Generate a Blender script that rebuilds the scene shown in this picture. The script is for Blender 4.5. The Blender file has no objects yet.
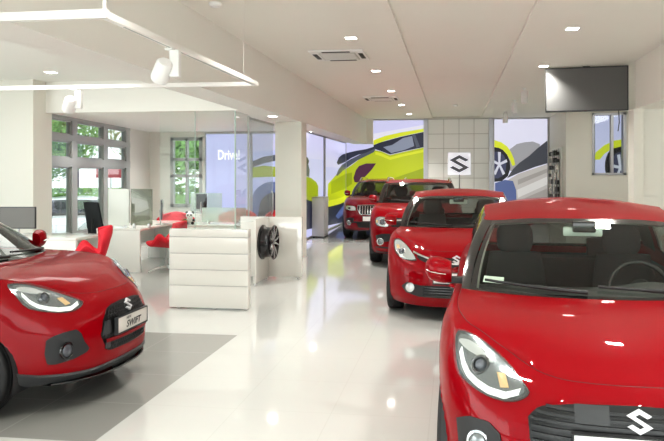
import bpy, bmesh, math, random
import numpy as np
from mathutils import Vector, Matrix, Euler
from mathutils.bvhtree import BVHTree
random.seed(7)
scn = bpy.context.scene
COL = scn.collection
PI = math.pi

# ------------------------------------------------------------------ materials
MATS = {}
def mat(name, color=(.8, .8, .8), rough=.5, metal=0., coat=0., emit=0., emit_color=None, noise=0., nscale=8., bump=0., spec=.5):
    if name in MATS: return MATS[name]
    m = bpy.data.materials.new(name); m.use_nodes = True
    nt = m.node_tree; b = nt.nodes['Principled BSDF']
    c = (*color, 1)
    b.inputs['Base Color'].default_value = c
    b.inputs['Roughness'].default_value = rough
    b.inputs['Metallic'].default_value = metal
    b.inputs['Specular IOR Level'].default_value = spec
    b.inputs['Coat Weight'].default_value = coat
    b.inputs['Coat Roughness'].default_value = .03
    if emit:
        b.inputs['Emission Color'].default_value = (*(emit_color or color), 1)
        b.inputs['Emission Strength'].default_value = emit
    if noise or bump:
        tc = nt.nodes.new('ShaderNodeTexCoord'); n = nt.nodes.new('ShaderNodeTexNoise')
        n.inputs['Scale'].default_value = nscale; n.inputs['Detail'].default_value = 4
        nt.links.new(tc.outputs['Object'], n.inputs['Vector'])
        if noise:
            r = nt.nodes.new('ShaderNodeMixRGB'); r.blend_type = 'MIX'
            r.inputs[1].default_value = tuple(max(0, x*(1-noise)) for x in color)+(1,)
            r.inputs[2].default_value = tuple(min(1, x*(1+noise)) for x in color)+(1,)
            nt.links.new(n.outputs['Fac'], r.inputs[0]); nt.links.new(r.outputs[0], b.inputs['Base Color'])
        if bump:
            bp = nt.nodes.new('ShaderNodeBump'); bp.inputs['Strength'].default_value = bump; bp.inputs['Distance'].default_value = .01
            nt.links.new(n.outputs['Fac'], bp.inputs['Height']); nt.links.new(bp.outputs[0], b.inputs['Normal'])
    MATS[name] = m
    return m

def glass(name, tint=(.9, .95, .93), refl=.9, base=.04, rough=0.0, grazing=5.0):
    """thin clear pane: see-through body with a fresnel-like gloss"""
    if name in MATS: return MATS[name]
    m = bpy.data.materials.new(name); m.use_nodes = True
    nt = m.node_tree; nt.nodes.clear()
    o = nt.nodes.new('ShaderNodeOutputMaterial'); mx = nt.nodes.new('ShaderNodeMixShader')
    t = nt.nodes.new('ShaderNodeBsdfTransparent'); t.inputs[0].default_value = (*tint, 1)
    g = nt.nodes.new('ShaderNodeBsdfGlossy'); g.inputs['Roughness'].default_value = rough; g.inputs[0].default_value = (refl, refl, refl, 1)
    lw = nt.nodes.new('ShaderNodeLayerWeight'); lw.inputs[0].default_value = .5
    pw = nt.nodes.new('ShaderNodeMath'); pw.operation = 'POWER'; pw.inputs[1].default_value = grazing
    ml = nt.nodes.new('ShaderNodeMath'); ml.operation = 'MULTIPLY_ADD'; ml.inputs[1].default_value = 1-base; ml.inputs[2].default_value = base; ml.use_clamp = True
    nt.links.new(lw.outputs['Facing'], pw.inputs[0]); nt.links.new(pw.outputs[0], ml.inputs[0]); nt.links.new(ml.outputs[0], mx.inputs[0])
    nt.links.new(t.outputs[0], mx.inputs[1]); nt.links.new(g.outputs[0], mx.inputs[2]); nt.links.new(mx.outputs[0], o.inputs[0])
    MATS[name] = m
    return m

def frosted(name, color=(.85, .9, .88), through=.4):
    if name in MATS: return MATS[name]
    m = bpy.data.materials.new(name); m.use_nodes = True
    nt = m.node_tree; b = nt.nodes['Principled BSDF']; o = nt.nodes['Material Output']
    b.inputs['Base Color'].default_value = (*color, 1); b.inputs['Roughness'].default_value = .25
    t = nt.nodes.new('ShaderNodeBsdfTransparent'); t.inputs[0].default_value = (.9, .95, .93, 1)
    mx = nt.nodes.new('ShaderNodeMixShader'); mx.inputs[0].default_value = 1-through
    nt.links.new(t.outputs[0], mx.inputs[1]); nt.links.new(b.outputs[0], mx.inputs[2]); nt.links.new(mx.outputs[0], o.inputs[0])
    MATS[name] = m
    return m

# ------------------------------------------------------------------ mesh buffer
class MB:
    def __init__(s): s.v = []; s.f = []; s.m = []
    def add(s, vs, fs, mi=0):
        o = len(s.v); s.v += [tuple(p) for p in vs]
        s.f += [tuple(i+o for i in f) for f in fs]; s.m += [mi]*len(fs)
        return s
    def box(s, lo, hi, mi=0, bev=0.0):
        bm = bmesh.new(); bmesh.ops.create_cube(bm, size=1)
        for v in bm.verts: v.co = Vector([(lo[i]+hi[i])/2+v.co[i]*(hi[i]-lo[i]) for i in range(3)])
        if bev: bmesh.ops.bevel(bm, geom=bm.edges[:], offset=bev, segments=2, affect='EDGES', profile=.6)
        bm.normal_update()
        s.addbm(bm, mi); return s
    def addbm(s, bm, mi=0, M=None):
        bm.verts.index_update()
        s.add([(M @ v.co if M else v.co) for v in bm.verts], [[v.index for v in f.verts] for f in bm.faces], mi); bm.free()
        return s
    def tube(s, pts, r, n=10, mi=0, cap=True, closed=False):
        pts = [Vector(p) for p in pts]; N = len(pts); rs = r if isinstance(r, (list, tuple)) else [r]*N
        prev = None; vs = []
        for i, p in enumerate(pts):
            if closed: t = pts[(i+1) % N]-pts[i-1]
            else: t = pts[min(i+1, N-1)]-pts[max(i-1, 0)]
            t.normalize()
            a = prev if prev is not None else (Vector((0, 0, 1)) if abs(t.z) < .9 else Vector((1, 0, 0)))
            a = (a-t*a.dot(t)).normalized(); prev = a; b = t.cross(a)
            for k in range(n):
                an = 2*PI*k/n; vs.append(p+(a*math.cos(an)+b*math.sin(an))*rs[i])
        fs = []
        for i in range(N if closed else N-1):
            j = (i+1) % N
            for k in range(n): fs.append((i*n+k, i*n+(k+1) % n, j*n+(k+1) % n, j*n+k))
        if cap and not closed: fs.append(tuple(range(n-1, -1, -1))); fs.append(tuple((N-1)*n+k for k in range(n)))
        return s.add(vs, fs, mi)
    def lathe(s, prof, n=32, axis='z', c=(0, 0, 0), mi=0, closed=False):
        """prof: (radius, height) pairs turned about an axis"""
        vs = []; N = len(prof)
        for (r, h) in prof:
            for k in range(n):
                a = 2*PI*k/n; x, y = r*math.cos(a), r*math.sin(a)
                p = {'z': (x, y, h), 'x': (h, x, y), 'y': (x, h, y)}[axis]
                vs.append((p[0]+c[0], p[1]+c[1], p[2]+c[2]))
        fs = []
        for i in range(N if closed else N-1):
            j = (i+1) % N
            for k in range(n): fs.append((i*n+k, i*n+(k+1) % n, j*n+(k+1) % n, j*n+k))
        return s.add(vs, fs, mi)
    def prism(s, poly, frame, depth, mi=0, bev=0.0):
        """poly of (a,b) in frame (origin, A, B, N) extruded along N"""
        O, A, B, N = [Vector(q) for q in frame]
        n = len(poly); f0 = [O+A*a+B*b for a, b in poly]; f1 = [p+N*depth for p in f0]
        fs = [tuple(range(n-1, -1, -1)), tuple(range(n, 2*n))]+[(i, (i+1) % n, n+(i+1) % n, n+i) for i in range(n)]
        return s.add(f0+f1, fs, mi)
    def grid(s, P, mi=0, flip=False):
        """P: rows x cols of points"""
        R, Cn = len(P), len(P[0]); fs = []
        for i in range(R-1):
            for j in range(Cn-1):
                q = (i*Cn+j, i*Cn+j+1, (i+1)*Cn+j+1, (i+1)*Cn+j); fs.append(q[::-1] if flip else q)
        return s.add([p for r in P for p in r], fs, mi)
    def build(s, name, mats, parent=None, smooth=True, weld=0.0, angle=40, recalc=True):
        me = bpy.data.meshes.new(name); me.from_pydata(s.v, [], s.f)
        mats = mats if isinstance(mats, (list, tuple)) else [mats]
        for m in mats: me.materials.append(m)
        me.polygons.foreach_set('material_index', s.m)
        bm = bmesh.new(); bm.from_mesh(me)
        if weld: bmesh.ops.remove_doubles(bm, verts=bm.verts, dist=weld)
        if recalc: bmesh.ops.recalc_face_normals(bm, faces=bm.faces)
        if smooth:
            for f in bm.faces: f.smooth = True
            ca = math.radians(angle)
            for e in bm.edges:
                if len(e.link_faces) == 2 and e.calc_face_angle(0) > ca: e.smooth = False
        bm.to_mesh(me); bm.free(); me.update()
        o = bpy.data.objects.new(name, me); COL.objects.link(o)
        if parent: o.parent = parent
        return o

def empty(name, loc=(0, 0, 0), rz=0.0):
    o = bpy.data.objects.new(name, None); o.empty_display_size = .2; COL.objects.link(o)
    o.location = loc; o.rotation_euler = (0, 0, rz); return o
def tag(o, label, cat, group=None):
    o['label'] = label; o['category'] = cat
    if group: o['group'] = group
    return o
def struct(o): o['kind'] = 'structure'; return o
def dup(o, parent=None):
    c = o.copy(); COL.objects.link(c)
    if parent: c.parent = parent
    for ch in list(o.children): dup(ch, c)
    return c

def text_polys(txt, size, bold=False, shear=0.0, squeeze=1.0):
    cu = bpy.data.curves.new('lettering', 'FONT'); cu.body = txt; cu.size = size; cu.align_x = 'CENTER'; cu.align_y = 'CENTER'
    cu.shear = shear; cu.resolution_u = 3
    if bold: cu.offset = size*.025
    ob = bpy.data.objects.new('lettering', cu); COL.objects.link(ob)
    dg = bpy.context.evaluated_depsgraph_get(); dg.update()
    me = ob.evaluated_get(dg).to_mesh()
    vs = [(v.co.x*squeeze, v.co.y) for v in me.vertices]; fs = [tuple(p.vertices) for p in me.polygons]
    bpy.data.objects.remove(ob); bpy.data.curves.remove(cu)
    return vs, fs

def pchip(xs, ys, q):
    xs = np.asarray(xs, float); ys = np.asarray(ys, float); q = np.clip(np.asarray(q, float), xs[0], xs[-1])
    h = np.diff(xs); d = np.diff(ys)/h; n = len(xs); m = np.zeros(n)
    for i in range(1, n-1):
        if d[i-1]*d[i] > 0:
            w1 = 2*h[i]+h[i-1]; w2 = h[i]+2*h[i-1]; m[i] = (w1+w2)/(w1/d[i-1]+w2/d[i])
    m[0] = d[0]; m[-1] = d[-1]
    i = np.clip(np.searchsorted(xs, q)-1, 0, n-2); t = (q-xs[i])/h[i]
    return ((1+2*t)*(1-t)**2*ys[i]+t*(1-t)**2*h[i]*m[i]+t*t*(3-2*t)*ys[i+1]+t*t*(t-1)*h[i]*m[i+1])
def crom(xs, ys, q):
    """smooth cubic with centred tangents"""
    xs = np.asarray(xs, float); ys = np.asarray(ys, float); q = np.clip(np.asarray(q, float), xs[0], xs[-1])
    n = len(xs); m = np.gradient(ys, xs); h = np.diff(xs)
    i = np.clip(np.searchsorted(xs, q)-1, 0, n-2); t = (q-xs[i])/h[i]
    return ((1+2*t)*(1-t)**2*ys[i]+t*(1-t)**2*h[i]*m[i]+t*t*(3-2*t)*ys[i+1]+t*t*(t-1)*h[i]*m[i+1])

EMBLEM = [(0, 1), (.97, .44), (.66, .26), (0, .63), (-.38, .41), (1, -.42)]
EMBLEM = EMBLEM+[(-a, -b) for a, b in EMBLEM]
# ------------------------------------------------------------------ vehicles
M_RED = mat('red_paint', (.262, .0008, .0062), .4, .0, .5, spec=.02)
M_RED_DARK = mat('dark_red_paint', (.20, .003, .012), .35, .2, .8, spec=.1)
M_WHITE_PAINT = mat('white_paint', (.92, .93, .94), .3, 0, 1.0)
M_SEAM = mat('seam_dark_red', (.06, .004, .006), .5)
M_BLACK = mat('gloss_black', (.012, .012, .013), .12, 0, .6)
M_TRIM = mat('black_plastic', (.025, .026, .028), .5)
M_GREY_TRIM = mat('dark_grey_plastic', (.05, .052, .055), .45)
M_RUBBER = mat('tyre_rubber', (.018, .018, .019), .6, bump=.15, nscale=40)
M_ALLOY = mat('alloy', (.62, .63, .65), .25, .9)
M_DARKALLOY = mat('dark_alloy', (.05, .05, .055), .3, .7)
M_CHROME = mat('chrome', (.85, .86, .88), .12, 1.0)
M_FABRIC = mat('seat_fabric', (.06, .062, .068), .85, noise=.3, nscale=60)
M_DASH = mat('dashboard_plastic', (.03, .03, .032), .6)
M_LINER = mat('headlining', (.45, .44, .41), .8)
M_LAMP_DARK = mat('lamp_bezel', (.12, .125, .13), .2, .7, .8)
M_LAMP_LIGHT = mat('lamp_reflector', (.78, .8, .8), .12, .6, 1.0)
M_DRL = mat('lamp_white_strip', (.92, .93, .9), .2, 0, 1.0, emit=.25)
M_AMBER = mat('amber_bulb', (.70, .47, .24), .2, 0, 1.0, emit=.05)
M_PLATE = mat('plate_white', (.82, .82, .80), .4)
M_PLATE_GREY = mat('plate_silver', (.62, .60, .56), .4)
M_INK = mat('plate_ink', (.03, .03, .035), .5)
M_LENS = mat('projector_lens', (.10, .11, .13), .05, .2, 1.0)
M_TAPE = mat('sticker_white', (.75, .82, .76), .5)
M_WGLASS = glass('windscreen_glass', (.80, .85, .80), .95, .05)
M_SGLASS = glass('side_glass', (.35, .38, .38), .95, .06)
M_CLEAR = glass('lamp_cover', (.93, .95, .95), .95, .04)

def bez_side(P):
    return P

class Car:
    def __init__(c, P):
        c.P = P
        plan = P['plan']; x = np.array([p[0] for p in plan]); y = np.array([p[1] for p in plan]); z = np.array([p[2] for p in plan])
        s = np.concatenate([[0], np.cumsum(np.hypot(np.diff(x), np.diff(y)))])
        c.s, c.xs, c.ys, c.zs = s, x, y, z
        sd = np.linspace(0, s[-1], 1200)
        c.sd = sd; c.X = crom(s, x, sd); c.Y = crom(s, y, sd); c.Z = pchip(s, z, sd); c.X[0] = 0; c.X[-1] = 0
        dx = np.gradient(c.X, sd); dy = np.gradient(c.Y, sd); L = np.hypot(dx, dy); c.NX = dy/L; c.NY = -dx/L
        c.NX[0] = 0; c.NY[0] = -1; c.NX[-1] = 0; c.NY[-1] = 1
        # s of the hood corner and of the pillar base, by y on the front/side
        T = c.row(1.0)
        c.sJ = np.interp(P['corner_x'], x[:9], s[:9])
        k = np.where(c.sd > s[5])[0]; kk = k[c.X[k] > .6*max(x)]
        c.side_y = T[kk, 1]; c.side_s = c.sd[kk]
        c.sA = np.interp(P['yA'], c.side_y, c.side_s)
    def inset(c, t, i=None):
        f = pchip(*zip(*c.P['front']), t); sd = pchip(*zip(*c.P['side']), t)
        w = c.NX**2 if i is None else i**2
        front = c.Y < 1.9
        cn = pchip(*zip(*c.P['corner']), t) if 'corner' in c.P else 0
        return np.where(front, f, f*.6)*(1-w)+sd*w+np.where(front, 4*w*(1-w)*cn, 0)
    def row(c, t):
        ins = c.inset(t); zb = c.P['zb']
        return np.stack([c.X-c.NX*ins, c.Y-c.NY*ins, zb+(c.Z-zb)*t], 1)
    def top(c, s):
        if not hasattr(c, '_T'): c._T = c.row(1.0)
        return np.array([np.interp(s, c.sd, c._T[:, k]) for k in range(3)])
    def s_at_y(c, y): return float(np.interp(y, c.side_y, c.side_s))
    def body(c):
        P = c.P; ts = np.concatenate([np.linspace(0, .2, 7)[:-1], np.linspace(.2, .8, 17)[:-1], np.linspace(.8, 1, 11)])
        st = np.linspace(0, c.sd[-1], int(c.sd[-1]/.028)); R = []
        for t in ts:
            r = c.row(t); R.append(np.stack([np.interp(st, c.sd, r[:, k]) for k in range(3)], 1))
        R = np.array(R)
        full = np.concatenate([R[:, ::-1][:, :-1]*np.array([-1, 1, 1]), R], 1)
        nr, nc, _ = full.shape; V = full.reshape(-1, 3).copy(); F = []
        arcs = [(P['yw'][0], P['rz'], P['arch']), (P['yw'][1], P['rz'], P['arch'])]
        dist = [np.where(abs(V[:, 0]) > .45, np.hypot(V[:, 1]-a[0], V[:, 2]-a[1]), 9) for a in arcs]
        ins = [d < a[2] for d, a in zip(dist, arcs)]
        for i in range(nr-1):
            for j in range(nc-1):
                q = (i*nc+j, i*nc+j+1, (i+1)*nc+j+1, (i+1)*nc+j)
                if all(ins[0][k] for k in q) or all(ins[1][k] for k in q): continue
                F.append(q)
        for d, a, m in zip(dist, arcs, ins):
            for k in np.where(m)[0]:
                f = a[2]/max(d[k], 1e-3); V[k, 1] = a[0]+(V[k, 1]-a[0])*f; V[k, 2] = a[1]+(V[k, 2]-a[1])*f
                V[k, 2] = max(V[k, 2], P['zb']-.02)
        used = sorted({k for f in F for k in f}); mp = {k: n for n, k in enumerate(used)}
        mb = MB(); mb.add([V[k] for k in used], [tuple(mp[k] for k in f) for f in F])
        return mb
    @staticmethod
    def coons(N, Cc, Mm, D, nu, nv):
        """N,C: u->p at v=0,1 ; M,D: v->p at u=0,1 ; flat across u=0"""
        G = []
        N0, N1, C0, C1 = N(0), N(1), Cc(0), Cc(1)
        for v in np.linspace(0, 1, nv):
            r = []
            for u in np.linspace(0, 1, nu):
                h = u*u*(1.6-.6*u) if True else u
                p = (1-v)*N(u)+v*Cc(u)+(1-h)*Mm(v)+h*D(v)-((1-h)*((1-v)*N0+v*C0)+h*((1-v)*N1+v*C1))
                r.append(p)
            r[0][0] = 0; G.append(r)
        full = [[p*np.array([-1, 1, 1]) for p in r[::-1][:-1]]+r for r in G]
        return full
    def cowl(c, u):
        A = c.top(c.sA); yc, zc = c.P['cowl']
        return np.array([A[0]*u, A[1]+(yc-A[1])*(1-u**2.4), A[2]+(zc-A[2])*(1-u**2)])
    def hood(c):
        P = c.P
        N = lambda u: c.top(c.sJ*u)
        D = lambda v: c.top(c.sJ+(c.sA-c.sJ)*v)
        y0, y1 = N(0)[1], c.cowl(0)[1]
        hv = P['hood_c']
        M = lambda v: np.array([0, y0+(y1-y0)*v, float(pchip([q[0] for q in hv], [N(0)[2]]+[q[1] for q in hv[1:-1]]+[c.cowl(0)[2]], v))])
        mb = MB(); mb.grid(c.coons(N, c.cowl, M, D, 22, 30)); return mb
    # --- greenhouse
    def roofloop(c, tau):
        r = c.P['roof']; t = [q[0] for q in r]
        p = np.array([float(crom(t, [q[k] for q in r], tau)) for k in (1, 2, 3)])
        if tau <= 0 or tau >= 7: p[0] = 0
        return p
    def gh(c):
        P = c.P; yb = P['belt_y']       # y of A rear, B front, B rear, C front, C rear along the belt
        seg = []                          # (kind, bottom fn, tau0, tau1, n)
        uw = P.get('uw', .93)
        def wb(q): return c.cowl(q*uw)
        def ab(q):
            if q < .5: return c.cowl(uw+(1-uw)*q*2)
            return c.top(c.sA+(c.s_at_y(yb[0])-c.sA)*(q-.5)*2)
        def sb(a, b): return lambda q: c.top(c.s_at_y(a)+(c.s_at_y(b)-c.s_at_y(a))*q)
        sC = c.s_at_y(yb[4])
        def rb(q): return c.top(sC+(c.sd[-1]-sC)*q)
        seg = [('windshield', wb, 0, 1, 20), ('pillar', ab, 1, 2, 8), ('side', sb(yb[0], yb[1]), 2, 3, 10), ('pillar', sb(yb[1], yb[2]), 3, 4, 3),
               ('side', sb(yb[2], yb[3]), 4, 5, 8), ('cpillar', sb(yb[3], yb[4]), 5, 6, 6), ('rear', rb, 6, 7, 12)]
        out = {}
        vs = np.concatenate([[0, .03], np.linspace(.07, .93, 15), [.965, 1]])
        for kind, bf, t0, t1, n in seg:
            cols = []
            for q in np.linspace(0, 1, n+1):
                b = bf(q); t = c.roofloop(t0+(t1-t0)*q)
                d = t-b; nrm = np.array([b[0]/.8, -1.0 if kind == 'windshield' else (1.0 if kind == 'rear' else 0), .25]); nrm /= np.linalg.norm(nrm)
                amp = P.get('bulge', .03)*(1 if kind != 'windshield' else 1.1)
                cols.append([b+d*v+nrm*amp*4*v*(1-v) for v in vs])
            out.setdefault(kind, []).append(np.array(cols))    # cols x rows x 3
        return out, vs
    def roof(c):
        r1, r6 = 1.0, 6.0
        N = lambda u: c.roofloop(u*r1); Cc = lambda u: c.roofloop(7-u*(7-r6)); D = lambda v: c.roofloop(r1+(r6-r1)*v)
        y0, y1, z0, z1 = N(0)[1], Cc(0)[1], N(0)[2], Cc(0)[2]
        pr = c.P['crown']
        M = lambda v: np.array([0, y0+(y1-y0)*v, float(pchip([0]+[q[0] for q in pr]+[1], [z0]+[q[1] for q in pr]+[z1], v))])
        return c.coons(N, Cc, M, D, 18, 30)

def mirror_cols(a):   # cols x rows x 3 -> mirrored
    return a*np.array([-1, 1, 1])

def resample(pts, n):
    p = [Vector(q) for q in pts]; p.append(p[0]); L = [0]
    for a, b in zip(p, p[1:]): L.append(L[-1]+(b-a).length)
    out = []
    for k in range(n):
        d = L[-1]*k/n; i = max(j for j in range(len(L)-1) if L[j] <= d+1e-9)
        seg = L[i+1]-L[i]; out.append(p[i].lerp(p[i+1], (d-L[i])/seg if seg > 0 else 0))
    return out
def smooth_poly(pts, it=1):
    for _ in range(it):
        o = []
        for i in range(len(pts)):
            a, b = Vector(pts[i]), Vector(pts[(i+1) % len(pts)]); o += [a.lerp(b, .25), a.lerp(b, .75)]
        pts = o
    return pts

class Skin:
    """puts shaped pieces onto a car's outer surface"""
    def __init__(s, mbs):
        v = []; f = []
        for m in mbs:
            o = len(v); v += m.v; f += [tuple(i+o for i in q) for q in m.f]
        s.t = BVHTree.FromPolygons([Vector(p) for p in v], f)
    def hit(s, p, d):
        p = Vector(p); d = Vector(d).normalized()
        l, n, i, _ = s.t.ray_cast(p-d*1.5, d, 4)
        if l is None: l, n, i, _ = s.t.find_nearest(p)
        if n.dot(d) > 0: n = -n
        return l, n
    def shell(s, pts, d, h=.006, rings=5, n=44, dome=0., mi=0, mb=None, depth=.012, mirror=False):
        mb = mb or MB(); d = Vector(d).normalized(); q = resample(pts, n); c = sum(q, Vector())/n
        R = [[None]]; vs = []; l, nn = s.hit(c, d); vs.append(l+nn*(h+dome))
        for k in range(1, rings+1):
            r = k/rings
            for p in q:
                l, nn = s.hit(c.lerp(p, r), d); vs.append(l+nn*(h+dome*(1-r*r)))
        for p in q:
            l, nn = s.hit(p, d); vs.append(l-nn*depth)
        fs = [(0, 1+k, 1+(k+1) % n) for k in range(n)]
        for i in range(rings):
            a, b = 1+i*n, 1+(i+1)*n
            fs += [(a+k, b+k, b+(k+1) % n, a+(k+1) % n) for k in range(n)]
        if mirror: vs = [Vector((-v.x, v.y, v.z)) for v in vs]
        return mb.add(vs, fs, mi)
    def strip(s, line, d, w, h=.006, mb=None, mi=0, mirror=False, depth=.01, n=24, up=(0, 0, 1)):
        """a raised bar along a polyline, width w measured along 'up'"""
        mb = mb or MB(); up = Vector(up); pts = [Vector(p) for p in line]; L = [0]
        for a, b in zip(pts, pts[1:]): L.append(L[-1]+(b-a).length)
        q = []
        for k in range(n+1):
            dd = L[-1]*k/n; i = max([j for j in range(len(L)-1) if L[j] <= dd+1e-9]); sg = L[i+1]-L[i]
            q.append(pts[i].lerp(pts[i+1], (dd-L[i])/sg if sg else 0))
        rows = [[], [], [], []]
        for p in q:
            for r, (o, hh) in enumerate(((-.5, -depth), (-.42, h), (.42, h), (.5, -depth))):
                l, nn = s.hit(p+up*w*o, d); v = l+nn*hh
                if mirror: v = Vector((-v.x, v.y, v.z))
                rows[r].append(v)
        mb.grid(rows, mi)
        return mb

def wheel_mesh(R, w, rim_r, spokes, style):
    """tyre and rim meshes turned about x, outer face at +x"""
    h = w/2
    ty = MB().lathe([(rim_r, -h*.8), (rim_r+.02, -h*.95), (R*.93, -h), (R*.985, -h*.86), (R, -h*.6), (R, h*.6), (R*.985, h*.86), (R*.93, h), (rim_r+.02, h*.95), (rim_r, h*.8)], 48, 'x')
    for k in (-.3, 0, .3): ty.lathe([(R+.001, h*k-.006), (R+.004, h*k-.004), (R+.004, h*k+.004), (R+.001, h*k+.006)], 48, 'x')
    rm = MB().lathe([(rim_r+.004, h*.8), (rim_r-.008, h*.84), (rim_r-.02, h*.7), (rim_r-.03, h*.2), (rim_r-.03, -h*.8)], 40, 'x')
    rm.lathe([(.0, h*.62), (.035, h*.62), (.055, h*.55), (.06, h*.35)], 24, 'x')
    for k in range(spokes):
        a = 2*PI*k/spokes
        for sgn in ((-1, 1) if style == 'double' else (0,)):
            a1 = a+sgn*.11; a0 = a+sgn*.28
            p0 = Vector((h*.48, .045*math.cos(a0), .045*math.sin(a0))); p1 = Vector((h*.72, (rim_r-.012)*math.cos(a1+sgn*.12), (rim_r-.012)*math.sin(a1+sgn*.12)))
            t = (p1-p0).normalized(); sd = Vector((1, 0, 0)).cross(t).normalized(); wd = .013 if style == 'double' else .03
            vs = []
            for p, ww in ((p0, wd*1.5), (p1, wd)):
                vs += [p+sd*ww+Vector((-.03, 0, 0)), p+sd*ww*.7, p-sd*ww*.7, p-sd*ww+Vector((-.03, 0, 0))]
            rm.add(vs, [(0, 1, 5, 4), (1, 2, 6, 5), (2, 3, 7, 6), (0, 4, 7, 3)], 0)
    br = MB().lathe([(0, -h*.1), (rim_r*.72, -h*.1), (rim_r*.72, -h*.4)], 32, 'x')
    return ty, rm, br
WHEELS = {}
def add_wheel(root, P, x, y):
    key = (P['R'], P['wheel_w'], P['rim'], P['spokes'])
    if key not in WHEELS:
        ty, rm, br = wheel_mesh(P['R'], P['wheel_w'], P['rim'], P['spokes'], P.get('spoke_style', 'double'))
        t = ty.build('wheel', M_RUBBER, None, angle=50); r = rm.build('rim', M_ALLOY if not P.get('dark_rim') else M_DARKALLOY, t); b = br.build('brake_disc', M_GREY_TRIM, t)
        WHEELS[key] = t; t.parent = root; o = t
    else:
        o = dup(WHEELS[key], root)
    o.location = (x, y, P['R']+.0); o.rotation_euler = (0, 0, 0 if x > 0 else PI)
    return o

def seat(root, x, y, z, name='front_seat', w=.5):
    mb = MB(); rows = []
    for k, (dy, dz, ww, th) in enumerate([(-.42, .30, .9, .06), (-.30, .33, 1, .09), (-.05, .30, 1, .10)]): pass
    mb.box((x-w/2, y-.48, z+.12), (x+w/2, y+.05, z+.27), 0, .05)
    # backrest: tapering block leaning back
    P = []
    for k, t in enumerate(np.linspace(0, 1, 9)):
        ww = w/2*(1-.22*t**2); yc = y+.02+.18*t; zz = z+.2+.58*t; th = .07*(1-.3*t)
        ring = []
        for a in np.linspace(0, 2*PI, 24, endpoint=False):
            ca, sa = math.cos(a), math.sin(a)
            ring.append((x+ww*math.copysign(abs(ca)**.5, ca), yc+th*math.copysign(abs(sa)**.6, sa)-.025*abs(ca)**3, zz))
        P.append(ring+[ring[0]])
    mb.grid(P); mb.add(P[-1][:-1], [tuple(range(24))])
    o = mb.build(name, M_FABRIC, root, weld=.001)
    hb = MB(); P = []
    for t in np.linspace(-1, 1, 9):
        sc = (1-abs(t)**4*.35); ring = []
        for a in np.linspace(0, 2*PI, 20, endpoint=False):
            ca, sa = math.cos(a), math.sin(a)
            ring.append((x+.14*sc*math.copysign(abs(ca)**.5, ca), y+.24+.02*t+.052*sc*math.copysign(abs(sa)**.7, sa), z+.885+.115*t))
        P.append(ring+[ring[0]])
    hb.grid(P); hb.add(P[0][:-1], [tuple(range(20))]); hb.add(P[-1][:-1], [tuple(range(20))])
    hb.build('headrest', M_FABRIC, o, weld=.001)
    for sx in (-.05, .05): MB().tube([(x+sx, y+.2, z+.72), (x+sx, y+.22, z+.88)], .006, 8).build('headrest_post', M_CHROME, o)
    return o

def mirror_housing(root, sx, P):
    x0, y0, z0 = P['mirror']; mb = MB(); rows = []
    for t in np.linspace(0, 1, 13):
        # cross-sections from the door (t=0) outwards
        sc = math.sin(PI*min(1, (.22+t*.78)))**.45 if t < 1 else .25
        hx = x0+.03+.165*t; hy = .075*(.7+.3*math.sin(PI*t)); hz = .074*(.72+.36*math.sin(PI*(.15+.75*t))); zc = z0+.02*t
        if t > .85: k = (1-t)/.15; hy *= .55+.45*k; hz *= .55+.45*k
        ring = []
        for a in np.linspace(0, 2*PI, 22, endpoint=False):
            ca, sa = math.cos(a), math.sin(a)
            fy = -1.15*abs(ca)**.8 if ca < 0 else .35*ca**.3 if ca > 0 else 0
            ring.append((sx*hx, y0+.035*t+hy*fy, zc+hz*math.copysign(abs(sa)**.75, sa)))
        rows.append(ring+[ring[0]])
    mb.grid(rows); mb.add(rows[-1][:-1], [tuple(range(22))]); mb.add(rows[0][:-1], [tuple(range(22))])
    o = mb.build('side_mirror', P['paint'], root, weld=.0005, angle=60)
    g = MB().box((min(sx*(x0-.10), sx*(x0+.06)), y0-.03, z0-.07), (max(sx*(x0-.10), sx*(x0+.06)), y0+.03, z0-.03), 0, .01); g.build('mirror_foot', M_TRIM, o)
    l = MB().tube([(sx*(x0+.06), y0-.083, z0-.005), (sx*(x0+.10), y0-.086, z0-.0), (sx*(x0+.155), y0-.07, z0+.006), (sx*(x0+.185), y0-.02, z0+.012)], [.003, .004, .004, .003], 8)
    l.build('mirror_signal_lamp', M_CHROME, o)
    return o

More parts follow.
